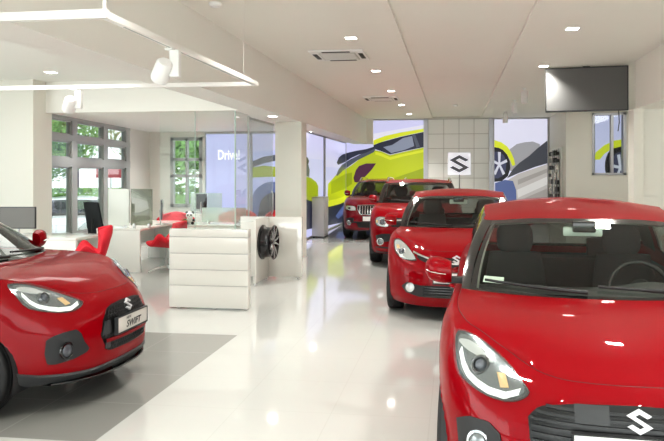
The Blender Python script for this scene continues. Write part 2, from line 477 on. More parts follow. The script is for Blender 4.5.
def make_car(P, name, label, loc, yaw, cat='car', detail=True):
    root = empty(name, loc, yaw); tag(root, label, cat); c = Car(P); P['paint'] = P.get('paint', M_RED); paint = P['paint']
    body = c.body(); hood = c.hood(); skin = Skin([body, hood]); c.skin = skin
    body.build('body', paint, root, weld=.0008, angle=50)
    hood.build('hood', paint, root, weld=.0008, angle=50)
    sm = MB(); N = [Vector(c.top(c.sJ*u)) for u in np.linspace(0, 1, 25)]+[Vector(c.top(c.sJ+(c.sA-c.sJ)*v)) for v in np.linspace(0, 1, 25)[1:]]
    L_ = [Vector((-p.x, p.y, p.z)) for p in N[::-1][:-1]]+N; sm.tube(L_, .0018, 6).build('hood_seam', M_SEAM, root)
    g, vs = c.gh()
    # roof and headlining
    rg = c.roof(); rb = MB().grid(rg).build('roof', paint, root, weld=.0008)
    MB().grid([[p*np.array([.97, 1, 1])-np.array([0, 0, .035]) for p in r] for r in rg]).build('headlining', M_LINER, root)
    fr = MB(); gl = {'windshield': MB(), 'side': MB(), 'rear': MB()}; pl = []; cp = []; trim = MB(); glsides = []
    for kind, arrs in g.items():
        for a in arrs:
            for sgn in (1, -1):
                b = a*np.array([sgn, 1, 1]); G = [[b[i][j] for i in range(len(b))] for j in range(len(vs))]
                if kind == 'pillar': pl.append(MB().grid(G))
                elif kind == 'cpillar': cp.append(MB().grid(G))
                else:
                    lo, hi = (2, len(vs)-3) if kind != 'side' else (1, len(vs)-2)
                    if kind == 'side':
                        k0, k1 = 1, len(b)-1
                        m = MB().grid([r[k0:k1] for r in G[lo:hi+1]]); glsides.append(m)
                    elif kind == 'windshield':
                        k0, k1 = 0, len(b)-1; gl[kind].grid([r[k0:k1] for r in G[1:hi+1]]); lo = 1
                    else:
                        k0, k1 = 1, len(b); gl[kind].grid([r[k0:k1] for r in G[lo:hi+1]])
                    fr.grid(G[:lo+1]); fr.grid(G[hi:])
                    if k0 > 0: fr.grid([r[:k0+1] for r in G[lo:hi+1]])
                    if k1 < len(b): fr.grid([r[k1-1:] for r in G[lo:hi+1]])
                    if kind == 'windshield' and detail:
                        off = np.array([0, .035, -.012]); e = len(b)-1
                        trim.grid([[(r[e]+off)*np.array([.985, 1, 1]), (r[e-1]+off)*np.array([.985, 1, 1]), (r[e-1]*.65+r[e-2]*.35)+off] for r in G[1:]])
                        trim.grid([[r[i]+off*1.0 for i in range(e)] for r in (G[-1], G[-2]-np.array([0, .0, .004]))])
    fr.build('window_frame', M_BLACK, root, weld=.0008); [q.build('pillar', P.get('pillar', M_BLACK), root, weld=.0008) for q in pl]; [q.build('rear_pillar', paint, root, weld=.0008) for q in cp]
    for q in cp: MB().add([(p[0]*.96, p[1]-.02, p[2]-.01) for p in q.v], q.f).build('rear_pillar_lining', M_DASH, root, weld=.0008)
    gl['windshield'].build('windshield', M_WGLASS, root, weld=.0008); gl['rear'].build('rear_window', M_SGLASS, root, weld=.0008)
    for m in glsides: m.build('side_window', M_SGLASS, root, weld=.0008)
    if trim.v: trim.build('pillar_trim', M_LINER, root, weld=.0008, angle=80)
    # underside, wheels, arches
    W = P['W']; yw = P['yw']; Lc = P['L']
    ub = MB().box((-.55, .2, P['zb']-.01), (.55, Lc-.2, .5), 0, .03); ub.build('underbody', M_TRIM, root)
    for sx in (1, -1):
        for y in yw:
            add_wheel(root, P, sx*(W-.012-P['wheel_w']/2), y)
            r = P['arch']; G = []
            for xx, rr in ((W-.035, r), (W-.06, r+.01), (.57, r+.01), (.56, .02)):
                G.append([(sx*xx, y+rr*math.cos(t), P['rz']+rr*math.sin(t)) for t in np.linspace(-.35, PI+.35, 25)])
            MB().grid(G).build('wheel_arch_liner', M_TRIM, root)
    # cabin
    yc, zc = P['cowl']; ya = P['yA']; zA = c.top(c.sA)[2]; hwid = W-.13
    tub = MB(); y1, y2 = yc+.28, Lc-.35; zt = zA-.03
    tub.grid([[(-hwid, y, zt), (-hwid, y, .36), (0, y, .33), (hwid, y, .36), (hwid, y, zt)] for y in (y1, (y1+y2)/2, y2)])
    tub.grid([[(-hwid, y2, zt), (hwid, y2, zt)], [(-hwid, y2, .36), (hwid, y2, .36)]])
    tub.build('cabin_lining', M_DASH, root, smooth=False)
    prof = [(yc+.06, zc-.035), (yc+.25, zc+.0), (yc+.42, zc-.005), (yc+.53, zc-.05), (yc+.56, zc-.16), (yc+.50, zc-.35), (yc+.45, zc-.6)]
    db = MB(); G = []
    for u in np.linspace(-1, 1, 25):
        hump = .045*math.exp(-((u-.5)/.28)**2); dy = (ya-yc)*abs(u)**2.4
        G.append([(u*hwid, yy+dy*(1-min(1, max(0, (yy-yc-.06)/.4))), zz+(hump if 1 <= k <= 3 else 0)) for k, (yy, zz) in enumerate(prof)])
    db.grid(G).build('dashboard', M_DASH, root, angle=60)
    sy = yc+.72; sz = zc-.06; sw = MB(); tl = .42
    ring = [(.36+.185*math.cos(a), sy+.185*math.sin(a)*math.sin(tl)*1.0, sz+.185*math.sin(a)*math.cos(tl)) for a in np.linspace(0, 2*PI, 40, endpoint=False)]
    sw.tube(ring, .016, 10, closed=True)
    sw.tube([(.36, sy-.03, sz), (.36, sy-.26, sz-.10)], .035, 12); sw.lathe([(0, -.03), (.07, -.03), (.075, .0), (.05, .03), (0, .03)], 20, 'y', (.36, sy-.01, sz))
    for a in (0, PI, -PI/2): sw.tube([(.36, sy-.01, sz), (.36+.175*math.cos(a), sy+.17*math.sin(a)*math.sin(tl), sz+.175*math.sin(a)*math.cos(tl))], .014, 8)
    sw.build('steering_wheel', M_TRIM, root)
    for x in (-.40, .40): seat(root, x, yc+1.32, P.get('seat_z', .30))
    if detail:
        rs = MB().box((-.6, yc+2.1, .4), (.6, yc+2.3, P.get('seat_z', .3)+.68), 0, .06); ro = rs.build('rear_seat', M_FABRIC, root)
        for x in (-.36, .36): MB().box((x-.12, yc+2.2, P.get('seat_z', .3)+.66), (x+.12, yc+2.28, P.get('seat_z', .3)+.84), 0, .03).build('headrest', M_FABRIC, ro)
        hy, hz = c.roofloop(0)[1], c.roofloop(0)[2]
        mm = MB().box((-.125, hy-.03, hz-.115), (.125, hy+.0, hz-.05), 0, .014); mo = mm.build('interior_mirror', mat('mirror_glass', (.62, .70, .64), .25, .1, .5), root)
        MB().tube([(0, hy-.01, hz-.05), (0, hy+.01, hz-.01)], .012, 8).build('mirror_arm', M_TRIM, mo)
        MB().box((-.07, hy-.085, hz-.085), (.075, hy-.035, hz-.012), 0, .012).build('camera_box', M_BLACK, root)
    # wipers
    for x0, x1 in ((-.62, -.06), (.0, .58)):
        w = MB(); pts = []
        for t in np.linspace(0, 1, 9):
            x = x0+(x1-x0)*t; u = min(abs(x)/c.top(c.sA)[0], 1); p = c.cowl(u); p[0] = x
            lift = .055 if x0 < -.3 else .05
            pts.append((x, p[1]+.015+.035*(1-t), p[2]+.032+.03*(1-t)))
        w.tube(pts, [.008]*4+[.012]*5, 8)
        o = w.build('wiper', M_TRIM, root)
    for sx in (1, -1): mirror_housing(root, sx, P)
    if detail or P['L'] > 4.1:
        by = P['belt_y']; yB = (by[1]+by[2])/2
        for sx in (1, -1):
            for y, yl in ((ya+.02, ya+.06), (yB, yB), (by[3]+.05, by[3]-.12)):
                pts = []
                for t in np.linspace(0, 1, 15):
                    z = P['zb']+.12+(zA-.06-P['zb']-.12)*t; l, n = skin.hit((sx*.5, yl+(y-yl)*t, z), (-sx, 0, 0))
                    if abs(l.x) > .6: pts.append(l)
                if len(pts) > 3: MB().tube(pts, .0022, 6).build('door_seam', M_SEAM, root)
            for y in (yB-.13, by[3]-.05):
                l, n = skin.hit((sx*.5, y, zA-.13), (-sx, 0, 0)); hb = MB(); hb.tube([l+Vector((sx*.0, -.09, 0)), l+Vector((sx*.028, -.07, 0)), l+Vector((sx*.03, .06, 0)), l+Vector((sx*.0, .09, 0))], [.012, .013, .013, .012], 10)
                hb.build('door_handle', paint, root)
    return root, c
# ------------------------------------------------------------------ camera
A = math.radians(7.68)
cam_d = bpy.data.cameras.new('camera'); cam = bpy.data.objects.new('camera', cam_d); COL.objects.link(cam)
cam.location = (0, 0, 1.69); cam.rotation_euler = (PI/2, 0, A)
cam_d.sensor_width = 36; cam_d.lens = 36*660/664; cam_d.shift_x = -33/664; cam_d.shift_y = -46.5/664
cam_d.clip_start = .05; cam_d.clip_end = 300
scn.camera = cam

FRONT = [(0, .06), (.1, .012), (.25, 0), (.45, 0), (.6, .006), (.75, .022), (.88, .05), (.96, .085), (1, .115)]
SIDE = [(0, .05), (.08, .015), (.2, .004), (.5, 0), (.7, .0), (.85, .014), (.93, .04), (.97, .065), (1, .10)]
CORNER = [(0, .02), (.15, 0), (.5, 0), (.7, .02), (.85, .06), (1, .10)]
SWIFT = dict(W=.8675, L=3.84, zb=.17, R=.305, wheel_w=.185, rim=.215, spokes=5, rz=.305, arch=.35, yw=(.80, 3.25), corner_x=.56, yA=1.22,
    plan=[(0, 0, .80), (.2, .012, .80), (.37, .045, .805), (.5, .10, .82), (.63, .195, .85), (.73, .32, .89), (.80, .45, .93), (.845, .62, .962), (.8675, .86, .985),
          (.862, 1.2, 1.0), (.856, 1.7, 1.01), (.856, 2.3, 1.035), (.862, 2.8, 1.06), (.86, 3.2, 1.08), (.82, 3.55, 1.06), (.72, 3.75, 1.02), (.45, 3.83, 1.0), (0, 3.84, 1.0)],
    front=FRONT, side=SIDE, corner=CORNER,
    cowl=(1.0, 1.0), hood_c=[(0, 0), (.2, .885), (.55, .955), (1, 0)],
    roof=[(0, 0, 1.70, 1.398), (.5, .33, 1.73, 1.394), (1, .57, 1.83, 1.372), (2, .625, 2.02, 1.40), (3, .635, 2.35, 1.44), (4, .635, 2.45, 1.445), (5, .61, 3.0, 1.43), (6, .53, 3.45, 1.36), (6.5, .3, 3.52, 1.36), (7, 0, 3.53, 1.36)],
    crown=[(.12, 1.455), (.4, 1.51), (.7, 1.495)], belt_y=(1.42, 2.22, 2.32, 2.95, 3.3), mirror=(.80, 1.38, 1.075))
BALENO = dict(SWIFT, W=.8725, L=3.995, yw=(.82, 3.34), spokes=7, spoke_style='single', pillar=M_BLACK,
    plan=[(0, 0, .80), (.2, .012, .80), (.37, .04, .81), (.5, .09, .83), (.63, .18, .86), (.73, .30, .90), (.80, .43, .93), (.85, .62, .96), (.8725, .88, .98),
          (.867, 1.25, .99), (.862, 1.8, 1.0), (.862, 2.4, 1.02), (.868, 2.9, 1.05), (.865, 3.3, 1.07), (.82, 3.68, 1.05), (.72, 3.9, 1.02), (.45, 3.985, 1.0), (0, 3.995, 1.0)],
    cowl=(1.06, .995), yA=1.30, hood_c=[(0, 0), (.2, .875), (.55, .945), (1, 0)],
    roof=[(0, 0, 1.86, 1.385), (.5, .33, 1.89, 1.38), (1, .585, 1.99, 1.36), (2, .64, 2.18, 1.385), (3, .65, 2.5, 1.415), (4, .65, 2.6, 1.42), (5, .62, 3.15, 1.40), (6, .53, 3.6, 1.34), (6.5, .3, 3.67, 1.34), (7, 0, 3.68, 1.34)],
    crown=[(.12, 1.43), (.4, 1.472), (.7, 1.46)], belt_y=(1.5, 2.4, 2.5, 3.1, 3.45), mirror=(.80, 1.46, 1.06))
VITARA = dict(SWIFT, W=.8875, L=4.175, zb=.24, R=.34, rim=.22, rz=.34, arch=.395, wheel_w=.21, yw=(.84, 3.34), pillar=M_BLACK, seat_z=.42,
    plan=[(0, 0, .98), (.2, .006, .98), (.4, .025, .985), (.55, .06, .99), (.67, .13, 1.01), (.76, .24, 1.035), (.82, .38, 1.055), (.865, .60, 1.075), (.8875, .88, 1.09),
          (.882, 1.25, 1.11), (.877, 1.8, 1.12), (.877, 2.4, 1.13), (.882, 2.9, 1.14), (.88, 3.4, 1.16), (.85, 3.8, 1.15), (.78, 4.05, 1.12), (.5, 4.16, 1.1), (0, 4.175, 1.1)],
    corner=[(0, .02), (.15, 0), (.5, 0), (.7, .01), (.85, .03), (1, .06)],
    cowl=(1.12, 1.12), yA=1.34, hood_c=[(0, 0), (.15, 1.055), (.55, 1.095), (1, 0)],
    roof=[(0, 0, 1.80, 1.52), (.5, .36, 1.82, 1.515), (1, .625, 1.90, 1.50), (2, .68, 2.08, 1.52), (3, .69, 2.5, 1.545), (4, .69, 2.6, 1.545), (5, .67, 3.25, 1.53), (6, .60, 3.85, 1.46), (6.5, .34, 3.9, 1.46), (7, 0, 3.91, 1.46)],
    crown=[(.12, 1.55), (.4, 1.585), (.7, 1.575)], belt_y=(1.55, 2.4, 2.5, 3.2, 3.6), mirror=(.80, 1.5, 1.18))
SCROSS = dict(VITARA, W=.8925, L=4.30, yw=(.90, 3.5), paint=M_RED_DARK,
    plan=[(0, 0, .96), (.2, .01, .96), (.4, .035, .965), (.55, .08, .975), (.67, .16, 1.0), (.76, .28, 1.02), (.82, .42, 1.04), (.868, .64, 1.06), (.8925, .92, 1.075),
          (.887, 1.3, 1.09), (.882, 1.85, 1.10), (.882, 2.5, 1.11), (.887, 3.0, 1.12), (.885, 3.5, 1.14), (.85, 3.9, 1.13), (.78, 4.15, 1.1), (.5, 4.28, 1.08), (0, 4.3, 1.08)],
    cowl=(1.14, 1.10), yA=1.38, hood_c=[(0, 0), (.15, 1.03), (.55, 1.075), (1, 0)],
    roof=[(0, 0, 1.92, 1.49), (.5, .36, 1.94, 1.485), (1, .60, 2.02, 1.47), (2, .66, 2.2, 1.49), (3, .67, 2.6, 1.515), (4, .67, 2.7, 1.515), (5, .64, 3.35, 1.50), (6, .56, 3.95, 1.43), (6.5, .34, 4.0, 1.43), (7, 0, 4.01, 1.43)],
    crown=[(.12, 1.52), (.4, 1.56), (.7, 1.545)], belt_y=(1.6, 2.5, 2.6, 3.3, 3.7), mirror=(.80, 1.54, 1.15))
POSE = dict(near=(SWIFT, (.742, 2.77, 0), -3.0), left=(dict(SWIFT, zb=.225), (-2.525, 4.89, 0), 90., (.93, .97)), baleno=(BALENO, (.03, 7.5, 0), -1.), vitara=(VITARA, (-.70, 11.85, 0), 1.), scross=(SCROSS, (-2.03, 16.6, 0), 0.))
# ------------------------------------------------------------------ fronts of the cars
FD = (0, .96, -.27)          # looking at a front from a little above
M_EMBLEM = mat('emblem_silver', (.72, .72, .74), .3, .3)
M_MESH = mat('grille_mesh_black', (.008, .008, .009), .35)
M_SLAT = mat('grille_slat', (.03, .031, .033), .35, .1)
def xz(c, x, z):   # seed point in front of the nose
    return (x, .25, z)
def poly3(pts): return [(p[0], .3 if len(p) == 2 else p[1], p[-1]) for p in pts]
def sym(pts):      # left-half outline (x<0), closed by its mirror image
    return pts+[(-x, z) for x, z in reversed(pts) if abs(x) > 1e-6]
def span(poly, z):
    xs = []
    for (x0, z0), (x1, z1) in zip(poly, poly[1:]+poly[:1]):
        if (z0-z)*(z1-z) < 0: xs.append(x0+(x1-x0)*(z-z0)/(z1-z0))
    return (min(xs), max(xs)) if len(xs) >= 2 else None
def emblem(root, skin, z, size, name='emblem', d=(0, 1, 0), mt=None):
    l, n = skin.hit((0, 0, z), d); n = Vector((0, n.y, n.z)).normalized(); B = Vector((0, -n.z, n.y)) if False else Vector((1, 0, 0)).cross(-n).normalized()
    if B.z < 0: B = -B
    m = MB(); m.prism([(a*size, b*size) for a, b in EMBLEM], (l+n*.006, (1, 0, 0), B, n), .012)
    m.prism([(a*size*.9, b*size*.9) for a, b in EMBLEM], (l+n*.018, (1, 0, 0), B, n), .003)
    o = m.build(name, mt or M_EMBLEM, root, smooth=False); return o
def plate(root, skin, x, z, w, h, txt=None, tilt=0.0, mt=None, small=None):
    l, n = skin.hit((x, 0, z), (0, 1, 0)); y = l.y-.03
    l2, _ = skin.hit((x-w/2, 0, z), (0, 1, 0)); l3, _ = skin.hit((x, 0, z+h/2), (0, 1, 0)); y = min(y, l2.y-.012, l3.y-.012)
    m = MB().box((x-w/2, y-.006, z-h/2), (x+w/2, y+.02, z+h/2), 0, .003)
    o = m.build('number_plate', mt or M_PLATE, root)
    fr = MB()
    for lo, hi in (((x-w/2-.008, z-h/2-.012), (x+w/2+.008, z-h/2)), ((x-w/2-.008, z+h/2), (x+w/2+.008, z+h/2+.006)), ((x-w/2-.008, z-h/2), (x-w/2, z+h/2)), ((x+w/2, z-h/2), (x+w/2+.008, z+h/2))):
        fr.box((lo[0], y-.008, lo[1]), (hi[0], y+.022, hi[1]))
    fr.box((x-w/2+.04, y+.018, z-h/2+.01), (x+w/2-.04, l.y+.01, z+h/2-.01))
    fr.build('plate_holder', M_TRIM, o, smooth=False)
    if txt:
        vs, fs = text_polys(txt, h*.62, True, .25, 1.25); mb = MB()
        mb.add([(x+.0+a, y-.0085, z-h*.13+b) for a, b in vs], fs)
        if small:
            vs, fs = text_polys(small, h*.25, True, 0, 1.2); mb.add([(x-w*.16+a, y-.0085, z+h*.31+b) for a, b in vs], fs)
        mb.build('lettering', M_INK, o, smooth=False, recalc=False)
    return o

def headlight(root, skin, outline, d, upper=None, proj=None, pr=.045, drl=None, amber=None, style='wedge'):
    for mr in (False, True):
        f = -1 if mr else 1
        base = skin.shell(smooth_poly(outline), d, .004, 6, 56, mirror=mr).build('headlight', M_LAMP_DARK, root, angle=60)
        rf = skin.shell([Vector(sum((Vector(p) for p in outline), Vector())/len(outline)).lerp(Vector(p), .90) for p in smooth_poly(outline)], d, .007, 5, 48, depth=-.003, mirror=mr)
        rf.build('lamp_reflector', M_LAMP_LIGHT if style != 'wedge' else M_LAMP_LIGHT2, base)
        if upper: skin.shell(smooth_poly(upper), d, .012, 3, 30, mirror=mr, depth=-.005).build('upper_reflector', M_LAMP_LIGHT, base)
        if proj:
            l, n = skin.hit(proj, d); n = (n-Vector(d).normalized()).normalized(); l.x *= f; n.x *= f
            q = n.to_track_quat('Z', 'Y').to_matrix().to_4x4(); q.translation = l
            rg = MB().lathe([(pr*.78, .0), (pr*.82, .022), (pr*.95, .026), (pr*1.25, .012), (pr*1.3, 0)], 32); rg.v = [q @ Vector(v) for v in rg.v]; rg.build('projector_ring', M_LAMP_DARK if style == 'wedge' else M_CHROME, base)
            ln = MB().lathe([(pr*.8, .008), (pr*.7, .02), (pr*.5, .029), (pr*.25, .034), (.0005, .035)], 28); ln.v = [q @ Vector(v) for v in ln.v]; ln.build('projector_lens', M_LENS, base)
        if drl: skin.strip(drl, d, .034, .012, mirror=mr, depth=-.004, up=(.35, 0, .94)).build('daytime_running_strip', M_DRL, base)
        if amber:
            q = [(amber[0][0]-.02, amber[0][1], amber[0][2]+.012), (amber[0][0]+.018, amber[0][1], amber[0][2]+.006), (amber[1][0]+.02, amber[1][1], amber[1][2]-.01), (amber[1][0]-.016, amber[1][1], amber[1][2]-.012)]
            skin.shell(q, d, .013, 3, 24, mirror=mr, depth=-.005, dome=.006).build('indicator_bulb', M_AMBER, base)
        skin.shell(smooth_poly(outline), d, .02, 6, 48, mirror=mr, dome=.004, depth=-.004).build('lamp_cover', M_CLEAR, base, angle=60)
M_LAMP_LIGHT2 = mat('lamp_reflector_grey', (.25, .27, .28), .15, .6, 1.0)

def fog(root, skin, outline, lamp, r, d=FD, chrome=True, mt=None):
    for mr in (False, True):
        o = skin.shell(outline, d, .006, 5, 44, mirror=mr).build('fog_lamp_surround', mt or M_TRIM, root)
        if lamp:
            l, n = skin.hit(lamp, d); n = (n+Vector((0, -1, 0))).normalized()
            if mr: l.x *= -1; n.x *= -1
            q = n.to_track_quat('Z', 'Y').to_matrix().to_4x4(); q.translation = l+n*.005
            b = MB().lathe([(r*1.35, 0), (r*1.3, .014), (r*1.05, .016), (r, .004)], 28); b.v = [q @ Vector(v) for v in b.v]; b = b.build('fog_lamp_ring', M_CHROME if chrome else M_BLACK, o)
            ln = MB().lathe([(r*1.02, .004), (r*.7, .014), (r*.3, .018), (.0005, .019)], 24); ln.v = [q @ Vector(v) for v in ln.v]; ln.build('fog_lamp_lens', M_LAMP_LIGHT2 if chrome else M_LENS, b)

SW_HEAD = [(-.76, .549, .900), (-.715, .512, .910), (-.638, .45, .892), (-.575, .38, .858), (-.50, .29, .812), (-.44, .198, .758), (-.415, .16, .732), (-.455, .159, .700), (-.51, .169, .682), (-.58, .206, .682), (-.64, .26, .694), (-.705, .345, .715), (-.745, .397, .745), (-.76, .476, .83)]
SW_UP = [(-.742, .494, .871), (-.701, .469, .879), (-.642, .415, .861), (-.603, .357, .832), (-.565, .317, .806), (-.593, .328, .807), (-.642, .373, .820), (-.7, .431, .836), (-.734, .477, .858)]
SW_DRL = [(-.728, .439, .835), (-.712, .389, .778), (-.688, .343, .744), (-.648, .292, .722), (-.598, .242, .707), (-.524, .191, .704), (-.46, .181, .728)]
def swift_front(root, c, sport):
    sk = c.skin
    dz = .024 if sport else 0; up = lambda q: [(a, b, z+dz) for a, b, z in q]
    headlight(root, sk, up(SW_HEAD), FD, up(SW_UP), (-.634, .339, .793+dz), .038, up(SW_DRL), up([(-.539, .261, .771), (-.527, .224, .738)]))
    emblem(root, sk, .684 if not sport else .667, .05)
    if not sport:
        G = sym([(-.40, .44), (-.425, .55), (-.432, .652), (-.40, .686), (-.365, .704), (-.25, .726), (-.11, .735), (0, .738)])
        g = sk.shell(poly3(G), (0, 1, 0), .004, 8, 80).build('grille', M_MESH, root)
        for z in np.arange(.46, .73, .027):
            s = span(G, z)
            if s:
                k = sk.strip([(x, .3, z+.0) for x in np.linspace(s[0]+.012, s[1]-.012, 9)], (0, 1, 0), .014, .018, depth=-.003, n=30); k.build('grille_slat', M_SLAT, g)
        sk.shell(poly3([(-.247, .657), (-.247, .725), (-.113, .729), (-.113, .661)]), (0, 1, 0), .022, 3, 24).build('radar_panel', M_GREY_TRIM, g)
        plate(root, sk, .0, .578, .52, .112)
        fog(root, sk, poly3([(-.745, .551), (-.69, .569), (-.60, .556), (-.55, .51), (-.535, .43), (-.56, .37), (-.66, .36), (-.735, .44)]), (-.639, .2, .490), .043)
        sk.strip([(x, .3, .255) for x in np.linspace(-.62, .62, 15)], (0, 1, 0), .09, .008, n=40).build('lower_intake', M_TRIM, root)
    else:
        G = sym([(-.27, .375), (-.31, .385), (-.375, .505), (-.335, .61), (-.27, .685), (-.2, .705), (-.1, .714), (0, .716)])
        g = sk.shell(poly3(G), (0, 1, 0), .004, 8, 80).build('grille', M_MESH, root)
        h = MB(); dx = .034
        for i, z in enumerate(np.arange(.40, .70, .0285)):
            s = span(G, z)
            if not s: continue
            for x in np.arange(-12, 13)*dx+(i % 2)*dx/2:
                if s[0]+.015 < x < s[1]-.015 and not (abs(x) > .16 and .49 < z < .62 and x < 0):
                    l, n = sk.hit((x, .3, z), (0, 1, 0))
                    ring = [(l.x+.0155*math.cos(PI/6+k*PI/3), l.y-.006, l.z+.0155*math.sin(PI/6+k*PI/3)) for k in range(6)]
                    h.tube(ring, .0026, 5, closed=True)
        h.build('honeycomb', M_SLAT, g)
        sk.shell(poly3([(-.365, .50), (-.33, .595), (-.27, .60), (-.265, .505)]), (0, 1, 0), .012, 3, 24).build('radar_panel', M_GREY_TRIM, g)
        sk.strip([(x, .3, .455-.12*0) for x in np.linspace(-.33, .33, 9)], (0, 1, 0), .03, .016).build('grille_bar', M_RED, g)
        sk.shell(poly3([(-.335, .40), (-.325, .45), (-.28, .45), (-.285, .40)]), (0, 1, 0), .012, 2, 16).build('intake_flap', M_GREY_TRIM, g)
        plate(root, sk, .0, .55, .50, .112, 'SWIFT', mt=M_PLATE_GREY, small='NEW')
        fog(root, sk, poly3([(-.705, .53), (-.68, .545), (-.62, .548), (-.55, .54), (-.525, .50), (-.51, .44), (-.47, .375), (-.49, .355), (-.58, .338), (-.67, .345), (-.70, .365), (-.71, .44)]), (-.615, .2, .445), .045, chrome=False)
        sp = sk.strip([(x, .45*abs(x/.75)**3, z) for x, z in ((-.80, .29), (-.72, .262), (-.58, .248), (-.456, .248), (-.25, .255), (0, .26), (.25, .255), (.456, .248), (.58, .248), (.72, .262), (.80, .29))], (0, 1, 0), .075, .018, n=60)
        sp.build('front_splitter', M_GREY_TRIM, root)
        lip = MB()
        for sg in (1,):
            pts = [sk.hit((x, .3, .245), (0, 1, 0))[0]+Vector((0, -.035, -.03)) for x in np.linspace(-.66, .66, 31)]
            lip.grid([[p+Vector((0, -.0, .006)) for p in pts], [p+Vector((0, .09, .012)) for p in pts]]); lip.grid([[p+Vector((0, 0, -.006)) for p in pts], [p+Vector((0, .09, -.006)) for p in pts]]); lip.grid([[p+Vector((0, 0, -.006)) for p in pts], [p+Vector((0, 0, .006)) for p in pts]])
        lip.build('splitter_lip', M_BLACK, root, weld=.0005)
def baleno_front(root, c):
    sk = c.skin
    headlight(root, sk, [(-.765, .53, .885), (-.72, .5, .905), (-.66, .44, .893), (-.567, .308, .825), (-.464, .148, .722), (-.455, .122, .682), (-.58, .192, .679), (-.695, .313, .718), (-.75, .42, .80)], FD, None, (-.645, .32, .765), .042, None, [(-.70, .4, .83), (-.69, .4, .80)], style='bright')
    up = sym([(-.46, .742), (-.455, .712), (-.30, .67), (-.12, .645), (0, .64)]); up = [(-.46, .745), (-.44, .705), (-.30, .655), (-.12, .628), (.12, .628), (.30, .655), (.44, .705), (.46, .745), (.28, .735), (0, .73), (-.28, .735)]
    g = sk.shell(poly3(up), (0, 1, 0), .004, 5, 60).build('grille', M_MESH, root)
    sk.strip([(-.50, .2, .775), (-.40, .2, .742), (-.28, .2, .708), (-.14, .2, .675), (0, .2, .668), (.14, .2, .675), (.28, .2, .708), (.40, .2, .742), (.50, .2, .775)], (0, 1, 0), .022, .014, n=50).build('chrome_strip', M_CHROME, root)
    emblem(root, sk, .715, .05)
    f = [(-.64, .385), (-.575, .44), (-.43, .415), (-.30, .418), (0, .42), (.30, .418), (.43, .415), (.575, .44), (.64, .385), (.58, .32), (.43, .288), (0, .282), (-.43, .288), (-.58, .32)]
    b = sk.shell(poly3(f), (0, 1, 0), .005, 6, 90).build('lower_grille', M_TRIM, root)
    for z in (.31, .34, .37, .40): sk.strip([(x, .3, z) for x in np.linspace(-.38, .38, 9)], (0, 1, 0), .012, .018, depth=-.003).build('grille_slat', M_BLACK, b)
    for mr in (1, -1):
        l, n = sk.hit((-.53*mr, .2, .385), (0, 1, 0)); n = (n+Vector((0, -1, 0))).normalized(); q = n.to_track_quat('Z', 'Y').to_matrix().to_4x4(); q.translation = l+n*.008
        m = MB().lathe([(.055, 0), (.053, .014), (.04, .014), (.02, .018), (.0005, .019)], 28); m.v = [q @ Vector(v) for v in m.v]; m.build('fog_lamp', M_LAMP_LIGHT, b)
    plate(root, sk, 0, .515, .52, .115)
    rod_antenna(root, c, 3.45)
def rod_antenna(root, c, y):
    z = c.roofloop(7)[2]+.085
    MB().tube([(0, y, z), (0, y+.06, z+.03)], [.03, .012], 10).tube([(0, y+.05, z+.03), (0, y+.12, z+.26)], [.006, .004], 8).build('roof_antenna', M_TRIM, root)
def rails(root, c, y0, y1, mt):
    for sx in (1, -1):
        m = MB(); pts = []
        for t in np.linspace(0, 1, 15):
            y = y0+(y1-y0)*t; tau = np.interp(y, [c.roofloop(q)[1] for q in np.linspace(1, 6, 40)], np.linspace(1, 6, 40)); p = c.roofloop(tau)
            h = .055*min(1, 8*t, 8*(1-t))+.012
            pts.append((sx*(p[0]-.03), y, p[2]+h))
        m.tube(pts, .018, 10); m.build('roof_rail', mt, root)
def cladding(root, c, z, w, front=True):
    sk = c.skin
    sk.strip([(x, .3, z) for x in np.linspace(-.72, .72, 21)], (0, 1, 0), w, .008, n=60).build('bumper_cladding', M_TRIM, root)
    P = c.P
    for sx in (1, -1):
        for y in P['yw']:
            r = P['arch']; rows = [[], [], []]
            for t in np.linspace(-.15, PI+.15, 33):
                for k, rr in enumerate((r-.012, r+.01, r+.055)):
                    l, n = sk.hit((sx*.5, y+rr*math.cos(t), P['rz']+rr*math.sin(t)), (-sx, 0, 0)) if k else (Vector((sx*(P['W']-.03), y+rr*math.cos(t), P['rz']+rr*math.sin(t))), Vector((sx, 0, 0)))
                    if abs(l.x) < .6: l = Vector((sx*(P['W']-.02), y+rr*math.cos(t), P['rz']+rr*math.sin(t)))
                    rows[k].append(l+Vector((sx*(.012 if k < 2 else .002), 0, 0)))
            MB().grid(rows).build('arch_cladding', M_TRIM, root)
def vitara_front(root, c):
    sk = c.skin
    headlight(root, sk, [(-.72, .26, .895), (-.60, .18, .905), (-.50, .116, .90), (-.455, .066, .84), (-.455, .046, .74), (-.56, .1, .715), (-.69, .167, .735), (-.735, .25, .80)], FD, None, (-.585, .12, .81), .062, None, [(-.69, .2, .83), (-.69, .2, .80)], style='bright')
    G = [(-.44, .895), (-.44, .75), (-.40, .73), (.40, .73), (.44, .75), (.44, .895)]
    g = sk.shell(poly3(G), (0, 1, 0), .004, 5, 60).build('grille', M_MESH, root)
    for z in (.775, .85): sk.strip([(x, .3, z) for x in np.linspace(-.43, .43, 9)], (0, 1, 0), .035, .02, depth=-.003).build('grille_bar', M_CHROME, g)
    emblem(root, sk, .815, .06)
    sk.shell(poly3([(-.42, .55), (-.38, .36), (.38, .36), (.42, .55)]), (0, 1, 0), .006, 4, 50).build('lower_grille', M_MESH, root)
    cladding(root, c, .31, .13)
    fog(root, sk, poly3([(-.715, .53), (-.60, .54), (-.44, .535), (-.44, .40), (-.60, .385), (-.70, .40)]), (-.622, .1, .46), .052)
    plate(root, sk, 0, .60, .52, .115)
    rails(root, c, 2.0, 3.7, M_CHROME)
